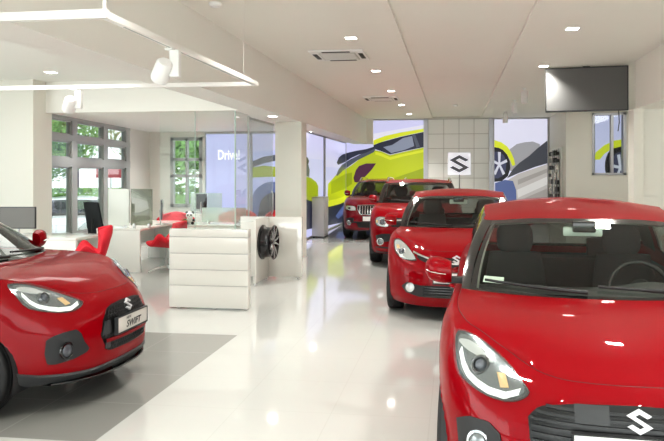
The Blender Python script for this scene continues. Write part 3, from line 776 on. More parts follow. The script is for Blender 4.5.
def scross_front(root, c):
    sk = c.skin
    headlight(root, sk, [(-.76, .30, .875), (-.60, .15, .885), (-.47, .09, .872), (-.44, .06, .80), (-.45, .05, .755), (-.60, .12, .745), (-.75, .24, .775)], FD, None, (-.63, .15, .815), .04, None, None, style='bright')
    G = [(-.40, .885), (-.41, .80), (-.34, .68), (-.30, .655), (.30, .655), (.34, .68), (.41, .80), (.40, .885), (0, .895)]
    g = sk.shell(poly3(G), (0, 1, 0), .004, 5, 60).build('grille', M_MESH, root)
    for x in np.linspace(-.34, .34, 11):
        s0 = .675 if abs(x) < .33 else .70
        sk.strip([(x, .3, z) for z in np.linspace(s0, .87, 6)], (0, 1, 0), .024, .022, depth=-.003, up=(1, 0, 0)).build('grille_bar', M_CHROME, g)
    sk.strip([(p[0], .3, p[1]) for p in G+G[:1]], (0, 1, 0), .016, .016, n=70, up=(.5, 0, .85)).build('grille_surround', M_CHROME, root)
    emblem(root, sk, .775, .06)
    cladding(root, c, .36, .26)
    fog(root, sk, poly3([(-.74, .52), (-.60, .525), (-.50, .50), (-.52, .38), (-.68, .36)]), (-.63, .12, .445), .048)
    plate(root, sk, 0, .555, .52, .115)
    rails(root, c, 2.1, 3.8, M_CHROME)
    sk.shell(poly3([(-.44, .47), (-.38, .33), (.38, .33), (.44, .47)]), (0, 1, 0), .012, 4, 50).build('lower_grille', M_MESH, root)
FRONTS = dict(near=lambda r, c: swift_front(r, c, False), left=lambda r, c: swift_front(r, c, True), baleno=baleno_front, vitara=vitara_front, scross=scross_front)
CARS = dict(
    near=('hatchback_car', 'red hatchback nearest on the right, black slatted grille and white sticker in its windscreen'),
    left=('hatchback_car', 'red hatchback on the grey tiles at left, honeycomb grille and silver lettered plate'),
    baleno=('hatchback_car', 'bright red hatchback with thin chrome nose strip, second in the right-hand row'),
    vitara=('crossover_car', 'red crossover with roof rails, third in the row, behind the hatchback with chrome nose strip'),
    scross=('crossover_car', 'dark red crossover with upright chrome grille bars, farthest car of the row'))
for k, v in POSE.items():
    P, loc, yaw = v[:3]
    root, c = make_car(dict(P), CARS[k][0], CARS[k][1], loc, math.radians(yaw), detail=k in ('near', 'left', 'baleno'))
    if len(v) > 3: root.scale = (v[3][0], v[3][1], 1)
    FRONTS[k](root, c)
    if k == 'near':
        # small inspection sticker low on the passenger side of the windscreen, and the roof antenna
        rod_antenna(root, c, 3.28)
        b0 = c.cowl(.93*.86); t0 = c.roofloop(.86); f = lambda u, v: (c.cowl(.93*u)*(1-v)+c.roofloop(u)*v)*np.array([-1, 1, 1])+np.array([0, .006, .012])
        st = MB().add([f(.91, .085), f(.735, .085), f(.735, .165), f(.91, .165)], [(0, 1, 2, 3)]); st.build('windscreen_sticker', M_TAPE, root, smooth=False)
# printed pictures: outlines in metres on their walls
FAR_PIC = dict(
    sky=[(-2.81, 3.63), (-1.01, 3.52), (-1.01, 0.03), (-2.81, 0.01)],
    roof=[(-2.79, 2.87), (-2.38, 3.02), (-1.86, 3.13), (-1.03, 3.26), (-1.03, 3.16), (-1.86, 2.99), (-2.35, 2.86), (-2.7, 2.74), (-2.79, 2.7)],
    window=[(-2.79, 2.7), (-2.56, 2.79), (-1.86, 2.98), (-1.03, 3.15), (-1.03, 2.62), (-1.69, 2.49), (-2.21, 2.37), (-2.52, 2.49), (-2.79, 2.58)],
    glassl=[(-2.45, 2.63), (-2.14, 2.7), (-1.76, 2.94), (-1.44, 3.01), (-1.37, 2.66), (-1.72, 2.52), (-2.17, 2.42)],
    pillar=[(-1.44, 3.06), (-1.34, 3.08), (-1.17, 2.64), (-1.29, 2.61)],
    body=[(-2.79, 2.53), (-2.52, 2.48), (-2.21, 2.35), (-1.69, 2.47), (-1.03, 2.61), (-1.03, 0.03), (-2.79, 0.01)],
    shade=[(-2.79, 1.27), (-1.86, 1.62), (-1.03, 1.9), (-1.03, 0.03), (-2.79, 0.01)],
    edge=[(-2.79, 2.48), (-2.52, 2.42), (-2.21, 2.28), (-1.69, 2.4), (-1.03, 2.54), (-1.03, 2.45), (-1.69, 2.31), (-2.21, 2.18), (-2.56, 2.32), (-2.79, 2.39)],
)
SIDE_PIC = dict(
    sky=[(19.11, 2.78), (28.69, 2.76), (24.52, -0.06), (19.11, 0.16)],
    body=[(19.65, 1.39), (20.84, 1.63), (22.58, 1.83), (24.39, 2.03), (26.51, 2.32), (28.36, 2.51), (31.64, 2.83), (31.64, -0.63), (28.36, 0.56), (24.89, 1.0), (21.77, 0.89), (19.81, 0.81), (19.57, 1.06)],
    spoiler=[(21.11, 2.06), (21.48, 2.23), (22.17, 2.35), (23.68, 2.48), (25.68, 2.61), (28.36, 2.77), (32.91, 3.12), (32.06, 2.96), (28.36, 2.62), (25.95, 2.44), (24.15, 2.28), (22.58, 2.09), (21.39, 1.99)],
    window=[(21.02, 1.66), (21.48, 1.85), (22.17, 2.01), (23.91, 2.22), (26.51, 2.48), (28.36, 2.64), (32.06, 2.99), (31.24, 2.74), (28.36, 2.47), (25.95, 2.25), (23.91, 2.0), (22.38, 1.81), (21.2, 1.62)],
    plate=[(20.14, 1.44), (22.8, 1.69), (24.39, 1.75), (24.39, 1.32), (22.58, 1.17), (20.14, 1.07)],
    lamp=[(24.77, 1.54), (25.41, 1.85), (26.23, 2.01), (28.36, 2.15), (32.06, 2.2), (30.47, 1.92), (28.69, 1.65), (26.95, 1.44), (25.68, 1.36), (25.02, 1.38)],
    bumper=[(19.49, 0.88), (21.77, 0.89), (24.89, 1.02), (28.36, 1.13), (31.64, 1.21), (31.64, 0.97), (28.36, 0.91), (24.89, 0.81), (21.77, 0.69), (19.65, 0.69)],
    under=[(19.49, 0.7), (21.77, 0.69), (24.89, 0.81), (28.36, 0.91), (31.64, 0.97), (31.64, -0.48), (24.52, -0.06), (19.34, 0.15), (19.18, 0.48)],
    blue=[(20.84, 0.34), (21.97, 0.54), (22.8, 0.68), (23.23, 0.55), (22.38, 0.32), (21.39, 0.21)],
)
TAIL_PIC = dict(
    sky=[(-4.53, 3.0), (-3.02, 2.55), (-3.53, 0.06), (-4.53, -0.15)],
    body=[(-4.41, 1.34), (-4.15, 1.62), (-3.83, 1.83), (-3.55, 2.01), (-3.27, 2.23), (-3.05, 2.35), (-2.73, 2.51), (-2.73, 0.01), (-3.05, 0.78), (-3.48, 1.06), (-3.98, 0.84), (-4.37, 0.67), (-4.42, 0.95)],
    spoiler=[(-4.1, 2.1), (-4.03, 2.27), (-3.9, 2.38), (-3.65, 2.45), (-3.37, 2.51), (-3.05, 2.56), (-2.63, 2.69), (-2.7, 2.6), (-3.05, 2.44), (-3.34, 2.36), (-3.58, 2.25), (-3.83, 2.09), (-4.05, 2.01)],
    window=[(-4.12, 1.66), (-4.03, 1.87), (-3.9, 2.02), (-3.62, 2.2), (-3.27, 2.37), (-3.05, 2.46), (-2.7, 2.62), (-2.77, 2.46), (-3.05, 2.32), (-3.34, 2.18), (-3.62, 1.99), (-3.87, 1.81), (-4.08, 1.62)],
    plate=[(-4.3, 1.41), (-3.8, 1.69), (-3.55, 1.74), (-3.55, 1.34), (-3.83, 1.16), (-4.3, 0.98)],
    lamp=[(-3.5, 1.55), (-3.41, 1.83), (-3.3, 1.97), (-3.05, 2.06), (-2.7, 2.06), (-2.84, 1.86), (-3.02, 1.66), (-3.21, 1.48), (-3.37, 1.39), (-3.46, 1.41)],
    bumper=[(-4.44, 0.74), (-3.98, 0.84), (-3.48, 1.08), (-3.05, 1.24), (-2.73, 1.34), (-2.73, 1.17), (-3.05, 1.06), (-3.48, 0.88), (-3.98, 0.63), (-4.41, 0.53)],
    under=[(-4.44, 0.53), (-3.98, 0.63), (-3.48, 0.88), (-3.05, 1.06), (-2.73, 1.17), (-2.73, 0.12), (-3.53, 0.06), (-4.48, -0.13), (-4.51, 0.24)],
    blue=[(-4.15, 0.21), (-3.94, 0.49), (-3.8, 0.67), (-3.73, 0.57), (-3.87, 0.28), (-4.05, 0.11)],
)
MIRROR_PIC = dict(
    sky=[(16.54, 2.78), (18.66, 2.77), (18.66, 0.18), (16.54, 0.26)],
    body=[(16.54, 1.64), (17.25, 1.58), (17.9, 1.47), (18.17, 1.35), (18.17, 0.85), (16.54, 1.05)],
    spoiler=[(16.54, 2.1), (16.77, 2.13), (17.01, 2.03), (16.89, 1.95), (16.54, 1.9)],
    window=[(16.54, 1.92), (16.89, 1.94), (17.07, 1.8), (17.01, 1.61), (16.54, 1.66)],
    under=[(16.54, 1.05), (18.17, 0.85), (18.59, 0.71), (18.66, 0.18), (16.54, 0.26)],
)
RIGHT_PIC = dict(
    sky=[(1.35, 3.57), (3.16, 3.58), (3.16, 0.47), (1.35, 0.43)],
    hillsg=[(1.72, 2.23), (1.89, 2.54), (2.12, 2.71), (2.39, 2.77), (2.65, 2.79), (2.88, 2.7), (2.88, 1.99), (2.05, 1.76), (1.79, 1.83)],
    hill=[(1.79, 1.55), (1.99, 1.86), (2.19, 2.06), (2.52, 2.3), (2.81, 2.57), (3.16, 2.85), (3.16, 2.06), (2.72, 1.93), (2.15, 1.71)],
    road=[(1.39, 1.21), (2.15, 1.69), (3.16, 2.04), (3.16, 0.44), (1.39, 0.43)],
    road1=[(2.15, 1.49), (3.16, 1.89), (3.16, 1.76), (2.15, 1.32)],
    road2=[(2.12, 1.15), (3.16, 1.62), (3.16, 1.35), (2.15, 0.88)],
    road3=[(2.15, 0.77), (3.16, 1.22), (3.16, 0.44), (2.09, 0.43)],
    blue=[(1.39, 1.38), (1.72, 1.49), (1.99, 1.45), (2.09, 1.15), (2.12, 0.43), (1.39, 0.43)],
    fender=[(1.35, 2.85), (1.6, 2.77), (1.79, 2.63), (1.92, 2.44), (2.02, 2.2), (2.06, 2.0), (1.97, 1.96), (1.89, 2.17), (1.79, 2.35), (1.65, 2.51), (1.52, 2.58), (1.35, 2.61)],
    arch=[(1.35, 2.61), (1.52, 2.58), (1.65, 2.51), (1.79, 2.35), (1.88, 2.13), (1.9, 1.89), (1.82, 1.62), (1.62, 1.45), (1.35, 1.42)],
    rim=[(1.35, 2.44), (1.52, 2.46), (1.69, 2.32), (1.77, 2.1), (1.75, 1.83), (1.64, 1.62), (1.49, 1.54), (1.35, 1.55)],
)
# ------------------------------------------------------------------ the showroom shell
M_WALL = mat('wall_paint', (.82, .805, .74), .6, noise=.015, nscale=3)
M_CEIL = mat('ceiling_paint', (.88, .865, .80), .7, noise=.01, nscale=2)
M_HEAD = mat('header_paint', (.89, .885, .83), .6)
M_COLUMN = mat('column_paint', (.83, .81, .735), .5)
M_WHITE = mat('white_lacquer', (.79, .785, .735), .22, coat=.4)
M_WHITE_MATT = mat('white_matt', (.84, .84, .80), .5)
M_GREY_BOX = mat('grey_laminate', (.58, .58, .58), .35)
M_ALU = mat('aluminium_grey', (.47, .48, .46), .4, .2)
M_SILVER = mat('silver_frame', (.55, .56, .60), .35, .5)
M_PANE = glass('window_pane', (.93, .97, .95), .8, .05)
M_PARTITION = glass('partition_glass', (.965, .99, .975), .6, .025)
M_PART_EDGE = mat('glass_edge_green', (.48, .60, .54), .2)
M_FROST = frosted('frosted_acrylic', (.72, .80, .75), .6)
M_SMOKED = glass('smoked_acrylic', (.58, .60, .54), .8, .08)
M_SCREEN = mat('dark_screen', (.045, .047, .052), .18, coat=.5)
M_TVSCREEN = mat('tv_screen', (.15, .15, .147), .75, spec=.3)
M_BEZEL = mat('screen_bezel', (.03, .03, .033), .3)
M_REDSEAT = mat('red_upholstery', (.62, .012, .03), .65, noise=.12, nscale=30)
M_STEEL = mat('brushed_steel', (.6, .6, .6), .3, .9)
M_LAMPWHITE = mat('white_lamp_body', (.88, .88, .86), .4)
M_GLOW = mat('downlight_glow', (1, .96, .88), .4, emit=14)

def floor_material():
    m = bpy.data.materials.new('polished_floor_tiles'); m.use_nodes = True; nt = m.node_tree; b = nt.nodes['Principled BSDF']
    g = nt.nodes.new('ShaderNodeNewGeometry'); mp = nt.nodes.new('ShaderNodeMapping'); mp.inputs['Location'].default_value = (2.25, -3.89, 0)
    nt.links.new(g.outputs['Position'], mp.inputs['Vector'])
    br = nt.nodes.new('ShaderNodeTexBrick'); br.offset = 0; br.squash = 1
    br.inputs['Scale'].default_value = 1; br.inputs['Brick Width'].default_value = .695; br.inputs['Row Height'].default_value = .695
    br.inputs['Mortar Size'].default_value = .004; br.inputs['Mortar Smooth'].default_value = .2
    nt.links.new(mp.outputs[0], br.inputs['Vector'])
    return m, nt, b, br
def tiles(name, c1, c2, joint, rough):
    m, nt, b, br = floor_material(); m.name = name
    br.inputs['Color1'].default_value = (*c1, 1); br.inputs['Color2'].default_value = (*c2, 1); br.inputs['Mortar'].default_value = (*joint, 1)
    nt.links.new(br.outputs['Color'], b.inputs['Base Color']); b.inputs['Roughness'].default_value = rough
    b.inputs['Specular IOR Level'].default_value = .7; b.inputs['Coat Weight'].default_value = .25; b.inputs['Coat Roughness'].default_value = .06
    return m
M_FLOOR = tiles('white_polished_tiles', (.59, .60, .578), (.585, .595, .573), (.555, .56, .538), .06)
M_FLOOR_GREY = tiles('grey_matt_tiles', (.30, .30, .285), (.29, .29, .275), (.38, .375, .36), .16)

FX0, FX1, FY0, FY1 = -9.5, 7.5, -6.0, 23.4
f = MB()
gx0, gx1, gy0, gy1 = -7.81, -2.25, 3.89, 6.68
for (x0, x1, y0, y1, mi) in ((FX0, gx0, FY0, 10.6, 0), (-7.75, gx0+.1, 10.6, 16.3, 0), (gx1, FX1, FY0, FY1, 0), (gx0, gx1, FY0, gy0, 0), (gx0, gx1, gy1, FY1, 0), (gx0, gx1, gy0, gy1, 1)):
    f.add([(x0, y0, 0), (x1, y0, 0), (x1, y1, 0), (x0, y1, 0)], [(0, 1, 2, 3)], mi)
struct(f.build('floor', [M_FLOOR, M_FLOOR_GREY], smooth=False))

def slab(name, boxes, m, bev=0.0):
    b = MB()
    for lo, hi in boxes: b.box(lo, hi, 0, bev)
    return struct(b.build(name, m, smooth=False))
HC = 3.61
# main ceiling: two flat side fields and a slightly raised middle strip
c = MB()
c.box((-3.05, -6, HC), (-.73, 23.2, HC+.2)); c.box((.92, -6, HC), (6.5, 23.2, HC+.2)); c.box((-.75, -6, HC+.05), (.94, 23.2, HC+.25))
struct(c.build('ceiling', M_CEIL, smooth=False))
slab('ceiling_left', [((-9.5, -6, 3.27), (-3.4, 10.5, 3.5))], M_HEAD)
slab('ceiling_office', [((-7.75, 10.68, 2.76), (-3.5, 16.2, 2.95))], M_HEAD)
slab('trim_1', [((-3.49, -6, 2.735), (-3.03, 22.9, 3.83))], M_HEAD)                       # left bulkhead
slab('trim_2', [((-8.6, 10.5, 2.74), (-3.49, 10.7, 3.5))], M_HEAD)                        # header over the office
slab('trim_3', [((3.05, -6, 2.79), (3.52, 11.7, 3.83))], M_CEIL)                          # right bulkhead
slab('trim_4', [((-3.80, 16.4, 2.79), (-3.49, 23, 3.0))], M_CEIL)                         # soffit over the side poster and reflection panel
slab('trim_6', [((-3.05, 22.85, 2.735), (-2.80, 22.96, 3.63))], M_CEIL)
slab('wall_column_office', [((-3.57, 12.93, 0), (-3.03, 13.4, 2.735))], M_COLUMN, .004)
slab('wall_column_left', [((-8.6, 10.16, 0), (-6.95, 10.68, 3.27))], M_COLUMN, .004)
slab('wall_side_posters', [((-3.98, 16.2, 0), (-3.80, 23, 3.0))], M_WALL)
slab('wall_office_back', [((-7.75, 16.02, 0), (-7.16, 16.2, 2.95)), ((-6.32, 16.02, 0), (-3.8, 16.2, 2.95)), ((-7.16, 16.02, 0), (-6.32, 16.2, .85)), ((-7.16, 16.02, 2.62), (-6.32, 16.2, 2.95))], M_WALL)
slab('wall_right', [((3.07, 11.7, 0), (7.5, 11.95, 2.79)), ((3.52, 11.7, 2.79), (7.5, 11.95, 3.83))], M_WALL)
slab('wall_right_side', [((7.4, -1, 0), (7.5, 11.7, 3.83))], M_WALL)
slab('ceiling_right', [((3.5, -6, 3.3), (7.5, 11.7, 3.5))], M_CEIL)
slab('trim_5', [((3.0, 11.62, 0), (3.16, 11.98, 2.79))], M_COLUMN, .004)                  # pier at the wall end
slab('wall_alcove', [((3.16, 19.4, 0), (3.88, 19.6, HC)), ((4.80, 19.4, 0), (6.5, 19.6, HC)), ((3.88, 19.4, 0), (4.80, 19.6, 1.66)), ((3.88, 19.4, 3.42), (4.80, 19.6, HC)), ((3.2, 19.6, 0), (3.35, 23, HC))], M_WALL)
slab('wall_alcove_side', [((6.4, 11.95, 0), (6.5, 22.9, HC))], M_WALL)
# far wall with square cladding panels between the posters
fw = MB(); fw.box((-3.98, 22.95, 0), (6.5, 23.2, 3.86)); fw.box((-.9, 22.93, 0), (1.19, 22.96, 3.6), 3)
px = [-.89, -.35, .17, .68, 1.18]; pz = [0.0, .53, 1.04, 1.55, 2.06, 2.57, 3.07, 3.58]
for i in range(4):
    for j in range(7): fw.box((px[i]+.010, 22.915, pz[j]+.010), (px[i+1]-.010, 22.955, pz[j+1]-.010), 1)
for a, b_ in ((-1.03, -.9), (1.19, 1.33)): fw.box((a, 22.90, 0), (b_, 22.955, 3.6), 2)
struct(fw.build('wall_far', [M_WALL, mat('cladding_white', (.93, .93, .90), .35), M_SILVER, mat('joint_grey', (.60, .59, .56), .7)], smooth=False))

# window wall of the office (turned a little from the room axis)
W0, W1 = Vector((-7.12, 10.70, 0)), Vector((-7.56, 14.2, 0))
wd = (W1-W0).normalized(); wn = Vector((wd.y, -wd.x, 0)); WL = (W1-W0).length
def wpt(s, d, z): return W0+wd*s+wn*d+Vector((0, 0, z))
def wbox(mb, s0, s1, z0, z1, d0, d1, mi=0):
    P = [wpt(s, d, z) for s in (s0, s1) for d in (d0, d1) for z in (z0, z1)]
    mb.add(P, [(0, 1, 3, 2), (4, 6, 7, 5), (0, 4, 5, 1), (2, 3, 7, 6), (0, 2, 6, 4), (1, 5, 7, 3)], mi)
wf = MB(); bars = [-.1, .98, 2.46, 3.75]
for s in bars: wbox(wf, s-.0, s+.22, .5, 2.76, -.06, .06)
for z0, z1 in ((.45, .56), (1.83, 1.99), (2.31, 2.42), (2.70, 2.76)): wbox(wf, -.1, 3.97, z0, z1, -.05, .07)
for s0, s1 in zip(bars, bars[1:]):
    for z0, z1 in ((.56, 1.83), (1.99, 2.31), (2.42, 2.70)):
        for k in (0, 1):
            wbox(wf, s0+.22, s0+.25, z0, z1, -.03, .03); wbox(wf, s1-.04, s1, z0, z1, -.03, .03)
        wbox(wf, s0+.22, s1, z0, z0+.03, -.03, .03); wbox(wf, s0+.22, s1, z1-.03, z1, -.03, .03)
win = wf.build('window_1', M_ALU, smooth=False); struct(win)
gp = MB(); wbox(gp, -.1, 3.95, .5, 2.76, -.004, .004); gp.build('window_pane', M_PANE, win, smooth=False)
sl = MB(); wbox(sl, -.1, 3.95, .0, .46, -.12, .16); sl = sl.build('window_sill', M_ALU, win, smooth=False)
wl = MB(); wbox(wl, 3.97, 5.35, 0, 2.95, -.12, .06); struct(wl.build('wall_left', M_WALL, smooth=False))
# second window in the office back wall
w2 = MB()
for lo, hi in (((-7.16, 16.0, .85), (-6.32, 16.12, .93)), ((-7.16, 16.0, 2.54), (-6.32, 16.12, 2.62)), ((-7.16, 16, .85), (-7.08, 16.12, 2.62)), ((-6.40, 16, .85), (-6.32, 16.12, 2.62)), ((-6.76, 16, .85), (-6.71, 16.12, 2.62)), ((-7.16, 16.0, 2.02), (-6.32, 16.1, 2.10)), ((-7.16, 16.0, 1.60), (-6.32, 16.1, 1.68))): w2.box(lo, hi)
w2 = w2.build('window_2', M_ALU, smooth=False); struct(w2)
MB().box((-7.12, 16.05, .88), (-6.36, 16.058, 2.58)).build('window_pane', M_PANE, w2, smooth=False)
# internal window in the alcove
w3 = MB()
for lo, hi in (((3.88, 19.36, 1.66), (4.80, 19.6, 1.72)), ((3.88, 19.36, 3.36), (4.80, 19.6, 3.42)), ((3.88, 19.36, 1.66), (3.93, 19.6, 3.42)), ((4.72, 19.36, 1.66), (4.80, 19.6, 3.42)), ((4.38, 19.38, 1.7), (4.46, 19.5, 3.4))): w3.box(lo, hi)
w3 = w3.build('window_3', M_SILVER, smooth=False); struct(w3)
MB().box((3.9, 19.5, 1.7), (4.76, 19.508, 3.38)).build('window_pane', M_PANE, w3, smooth=False)

# glass office front: panes between header and floor
PANES = [-4.93, -4.30, -3.6]
gw = MB(); ge = MB()
for a, b_ in zip(PANES, PANES[1:]): gw.box((a+.004, 10.58, .02), (b_-.004, 10.59, 2.74)); ge.box((b_-.006, 10.578, .02), (b_+.002, 10.592, 2.74))
gw.box((-3.61, 10.6, .02), (-3.6, 11.28, 2.735))
gwo = gw.build('window_4', M_PARTITION, smooth=False); struct(gwo)
ge.box((-3.615, 10.575, .02), (-3.595, 10.6, 2.735)); ge.build('glass_edge', M_PART_EDGE, gwo, smooth=False)
dr = MB().box((-3.61, 11.31, .02), (-3.598, 12.9, 2.66)).build('door_1', glass('door_glass', (.87, .91, .92), .8, .045), smooth=False); struct(dr)
de = MB()
for lo, hi in (((-3.62, 11.285, 0), (-3.59, 11.315, 2.72)), ((-3.62, 11.29, 2.66), (-3.59, 12.93, 2.70))): de.box(lo, hi)
de.build('door_frame', M_ALU, dr, smooth=False)
MB().tube([(-3.58, 12.7, .9), (-3.55, 12.7, .95), (-3.55, 12.7, 1.3), (-3.58, 12.7, 1.35)], .012, 8).build('door_handle', M_STEEL, dr)

# ------------------------------------------------------------------ illuminated pictures
PRINT = {}
def ink(name, col, e=1.0):
    return mat('print_'+name, tuple(min(1, x)*.4 for x in col), .3, emit=e*.60, emit_color=col)
INKS = dict(sky=ink('lilac_sky', (.62, .62, .88)), pale=ink('pale_sky', (.74, .74, .88)), green=ink('lime', (.47, .54, .015)), bright=ink('bright_lime', (.66, .72, .03)), dgreen=ink('deep_lime', (.30, .37, .015)),
            navy=ink('navy', (.035, .04, .075), .7), slate=ink('slate', (.10, .115, .16), .8), glassc=ink('grey_blue', (.26, .29, .38)), lamp=ink('plum', (.10, .02, .07), .8), blue=ink('blue', (.12, .17, .38), .8),
            hillg=ink('hill_grey', (.36, .36, .38)), hill=ink('hill_dark', (.085, .09, .11), .8), road=ink('road_grey', (.50, .48, .46)), road2=ink('road_light', (.66, .65, .63)), road3=ink('road_dark', (.36, .34, .32)),
            rubber=ink('rubber', (.012, .012, .02), .6), rim=ink('rim_blue', (.06, .065, .14), .8), spoke=ink('spoke', (.62, .63, .72)), white=ink('white', (.95, .96, 1.0), 1.3), lilac=ink('lilac_glow', (.56, .58, .87)), lilac2=ink('lilac_deep', (.50, .54, .86)))
def clip(poly, a0, b0, a1, b1):
    for ax, lim, sg in ((0, a0, 1), (0, a1, -1), (1, b0, 1), (1, b1, -1)):
        out = []
        for p, q in zip(poly, poly[1:]+poly[:1]):
            dp, dq = sg*(p[ax]-lim), sg*(q[ax]-lim)
            if dp >= 0: out.append(p)
            if dp*dq < 0:
                t = dp/(dp-dq); out.append((p[0]+(q[0]-p[0])*t, p[1]+(q[1]-p[1])*t))
        poly = out
        if len(poly) < 3: return []
    return poly
def picture(name, label, O, Aax, Bax, Nn, size, layers, group=None, lift=.003):
    """a lightbox: thin box with its printed front; layers: (ink, polygon in (a,b))"""
    a0, b0, a1, b1 = size; O, Aax, Bax, Nn = map(Vector, (O, Aax, Bax, Nn))
    bx = MB(); pad = .025
    def quadbox(a0, b0, a1, b1, d0, d1):
        P = [O+Aax*a+Bax*b+Nn*d for a in (a0, a1) for b in (b0, b1) for d in (d0, d1)]
        bx.add(P, [(0, 1, 3, 2), (4, 6, 7, 5), (0, 4, 5, 1), (2, 3, 7, 6), (0, 2, 6, 4), (1, 5, 7, 3)])
    for q in ((a0, b0, a1, b0+pad), (a0, b1-pad, a1, b1), (a0, b0, a0+pad, b1), (a1-pad, b0, a1, b1)): quadbox(*q, .0, .05)
    quadbox(a0+.01, b0+.01, a1-.01, b1-.01, .0, .02)
    root = bx.build(name, M_SILVER, None, smooth=False); tag(root, label, 'poster', group)
    mats = []; pm = MB()
    for i, (k, poly) in enumerate(layers):
        if INKS[k] not in mats: mats.append(INKS[k])
        cl = clip(poly, a0+pad, b0+pad, a1-pad, b1-pad); n = len(cl)
        if n < 3: continue
        pm.add([O+Aax*a+Bax*b+Nn*(.022+i*.0012) for a, b in cl], [tuple(range(n))], mats.index(INKS[k]))
    pm.build('printed_picture', mats, root, smooth=False, recalc=False)
    return root
def disc(cx, cy, rx, ry, n=28): return [(cx+rx*math.cos(2*PI*k/n), cy+ry*math.sin(2*PI*k/n)) for k in range(n)]
F = FAR_PIC; T_ = TAIL_PIC
picture('wall_poster', 'tall illuminated picture of a lime green car roof and side window on the far wall', (0, 22.95, 0), (1, 0, 0), (0, 0, 1), (0, -1, 0), (-3.78, .02, -1.02, 3.58),
        [('sky', [(-3.8, 0), (-1, 0), (-1, 3.6), (-3.8, 3.6)]), ('pale', [(-2.8, 3.1), (-1.0, 3.4), (-1.0, 3.0), (-2.8, 2.6)]), ('green', F['body']), ('dgreen', F['shade']), ('bright', F['edge']), ('navy', F['window']), ('glassc', F['glassl']), ('slate', F['pillar']), ('bright', F['roof'])]+[(k_, T_[n_]) for k_, n_ in (('green', 'body'), ('slate', 'window'), ('navy', 'spoiler'), ('dgreen', 'plate'), ('lamp', 'lamp'), ('navy', 'under'), ('bright', 'bumper'), ('blue', 'blue'))])
Sd = SIDE_PIC
picture('wall_poster', 'long illuminated picture of a lime green car tail on the left side wall', (-3.80, 0, 0), (0, 1, 0), (0, 0, 1), (1, 0, 0), (19.1, .02, 22.94, 2.78),
        [('sky', [(18.9, 0), (23.2, 0), (23.2, 2.8), (18.9, 2.8)]), ('lilac', [(18.9, 1.9), (23.2, 1.9), (23.2, 1.5), (18.9, 1.5)]), ('green', Sd['body']+[]), ('slate', Sd['window']), ('navy', Sd['spoiler']), ('dgreen', Sd['plate']), ('lamp', Sd['lamp']), ('navy', Sd['under']), ('bright', Sd['bumper']), ('blue', Sd['blue'])])
Mi_ = MIRROR_PIC  # mirrored car tail: a reflection painted on its own glowing panel
picture('wall_poster', 'narrow glowing panel painted as a dim reflection of a green car tail, beside the column', (-3.80, 0, 0), (0, 1, 0), (0, 0, 1), (1, 0, 0), (16.45, .02, 18.9, 2.78),
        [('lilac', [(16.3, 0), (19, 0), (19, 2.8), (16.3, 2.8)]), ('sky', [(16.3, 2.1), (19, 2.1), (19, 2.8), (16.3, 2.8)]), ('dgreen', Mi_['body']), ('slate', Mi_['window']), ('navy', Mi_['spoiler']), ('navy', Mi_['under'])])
R_ = RIGHT_PIC
wc = (1.53, 2.02); spk = []
for k in range(5):
    a = 2*PI*k/5+.3; ca, sa = math.cos(a), math.sin(a); rx, ry = .27, .42
    spk.append(('spoke', [(wc[0]-.03*sa, wc[1]+.04*ca), (wc[0]+rx*ca-.05*sa, wc[1]+ry*sa+.05*ca), (wc[0]+rx*ca+.05*sa, wc[1]+ry*sa-.05*ca), (wc[0]+.03*sa, wc[1]-.04*ca)]))
RL = [('pale', R_['sky']), ('hillg', R_['hillsg']), ('hill', R_['hill']), ('road', R_['road']), ('road3', R_['road1']), ('road2', R_['road2']), ('road3', R_['road3']), ('blue', R_['blue']), ('rubber', R_['arch']), ('rim', R_['rim'])]+spk+[('bright', R_['fender'])]
picture('wall_poster', 'illuminated picture of a lime wheel arch above a blurred road on the far wall', (0, 22.95, 0), (1, 0, 0), (0, 0, 1), (0, -1, 0), (1.34, .02, 3.15, 3.58), RL)
# lit panel added behind the alcove window, imitating a reflection in its glass
al = [('sky', [(-2, -2), (2, -2), (2, 2), (-2, 2)]), ('rubber', disc(.22, -.62, .40, .62)), ('rim', disc(.27, -.66, .29, .47))]
for k in range(5):
    a = 2*PI*k/5+.5; ca, sa = math.cos(a), math.sin(a)
    al.append(('spoke', [(.27-.03*sa, -.66+.04*ca), (.27+.25*ca-.05*sa, -.66+.4*sa+.05*ca), (.27+.25*ca+.05*sa, -.66+.4*sa-.05*ca), (.27+.03*sa, -.66-.04*ca)]))
al.append(('bright', [(-.5, -.42), (-.45, -.2), (-.2, .02), (.1, .16), (.5, .22), (.7, .22), (.7, .0), (.3, -.02), (.0, -.1), (-.2, -.25), (-.33, -.42)]))
picture('wall_poster', 'lit panel added behind the small inner window below the television, imitating a reflected wheel picture', (4.75, 21.0, 2.55), (1, 0, 0), (0, 0, 1), (0, -1, 0), (-.5, -1.1, .75, 1.15), al)
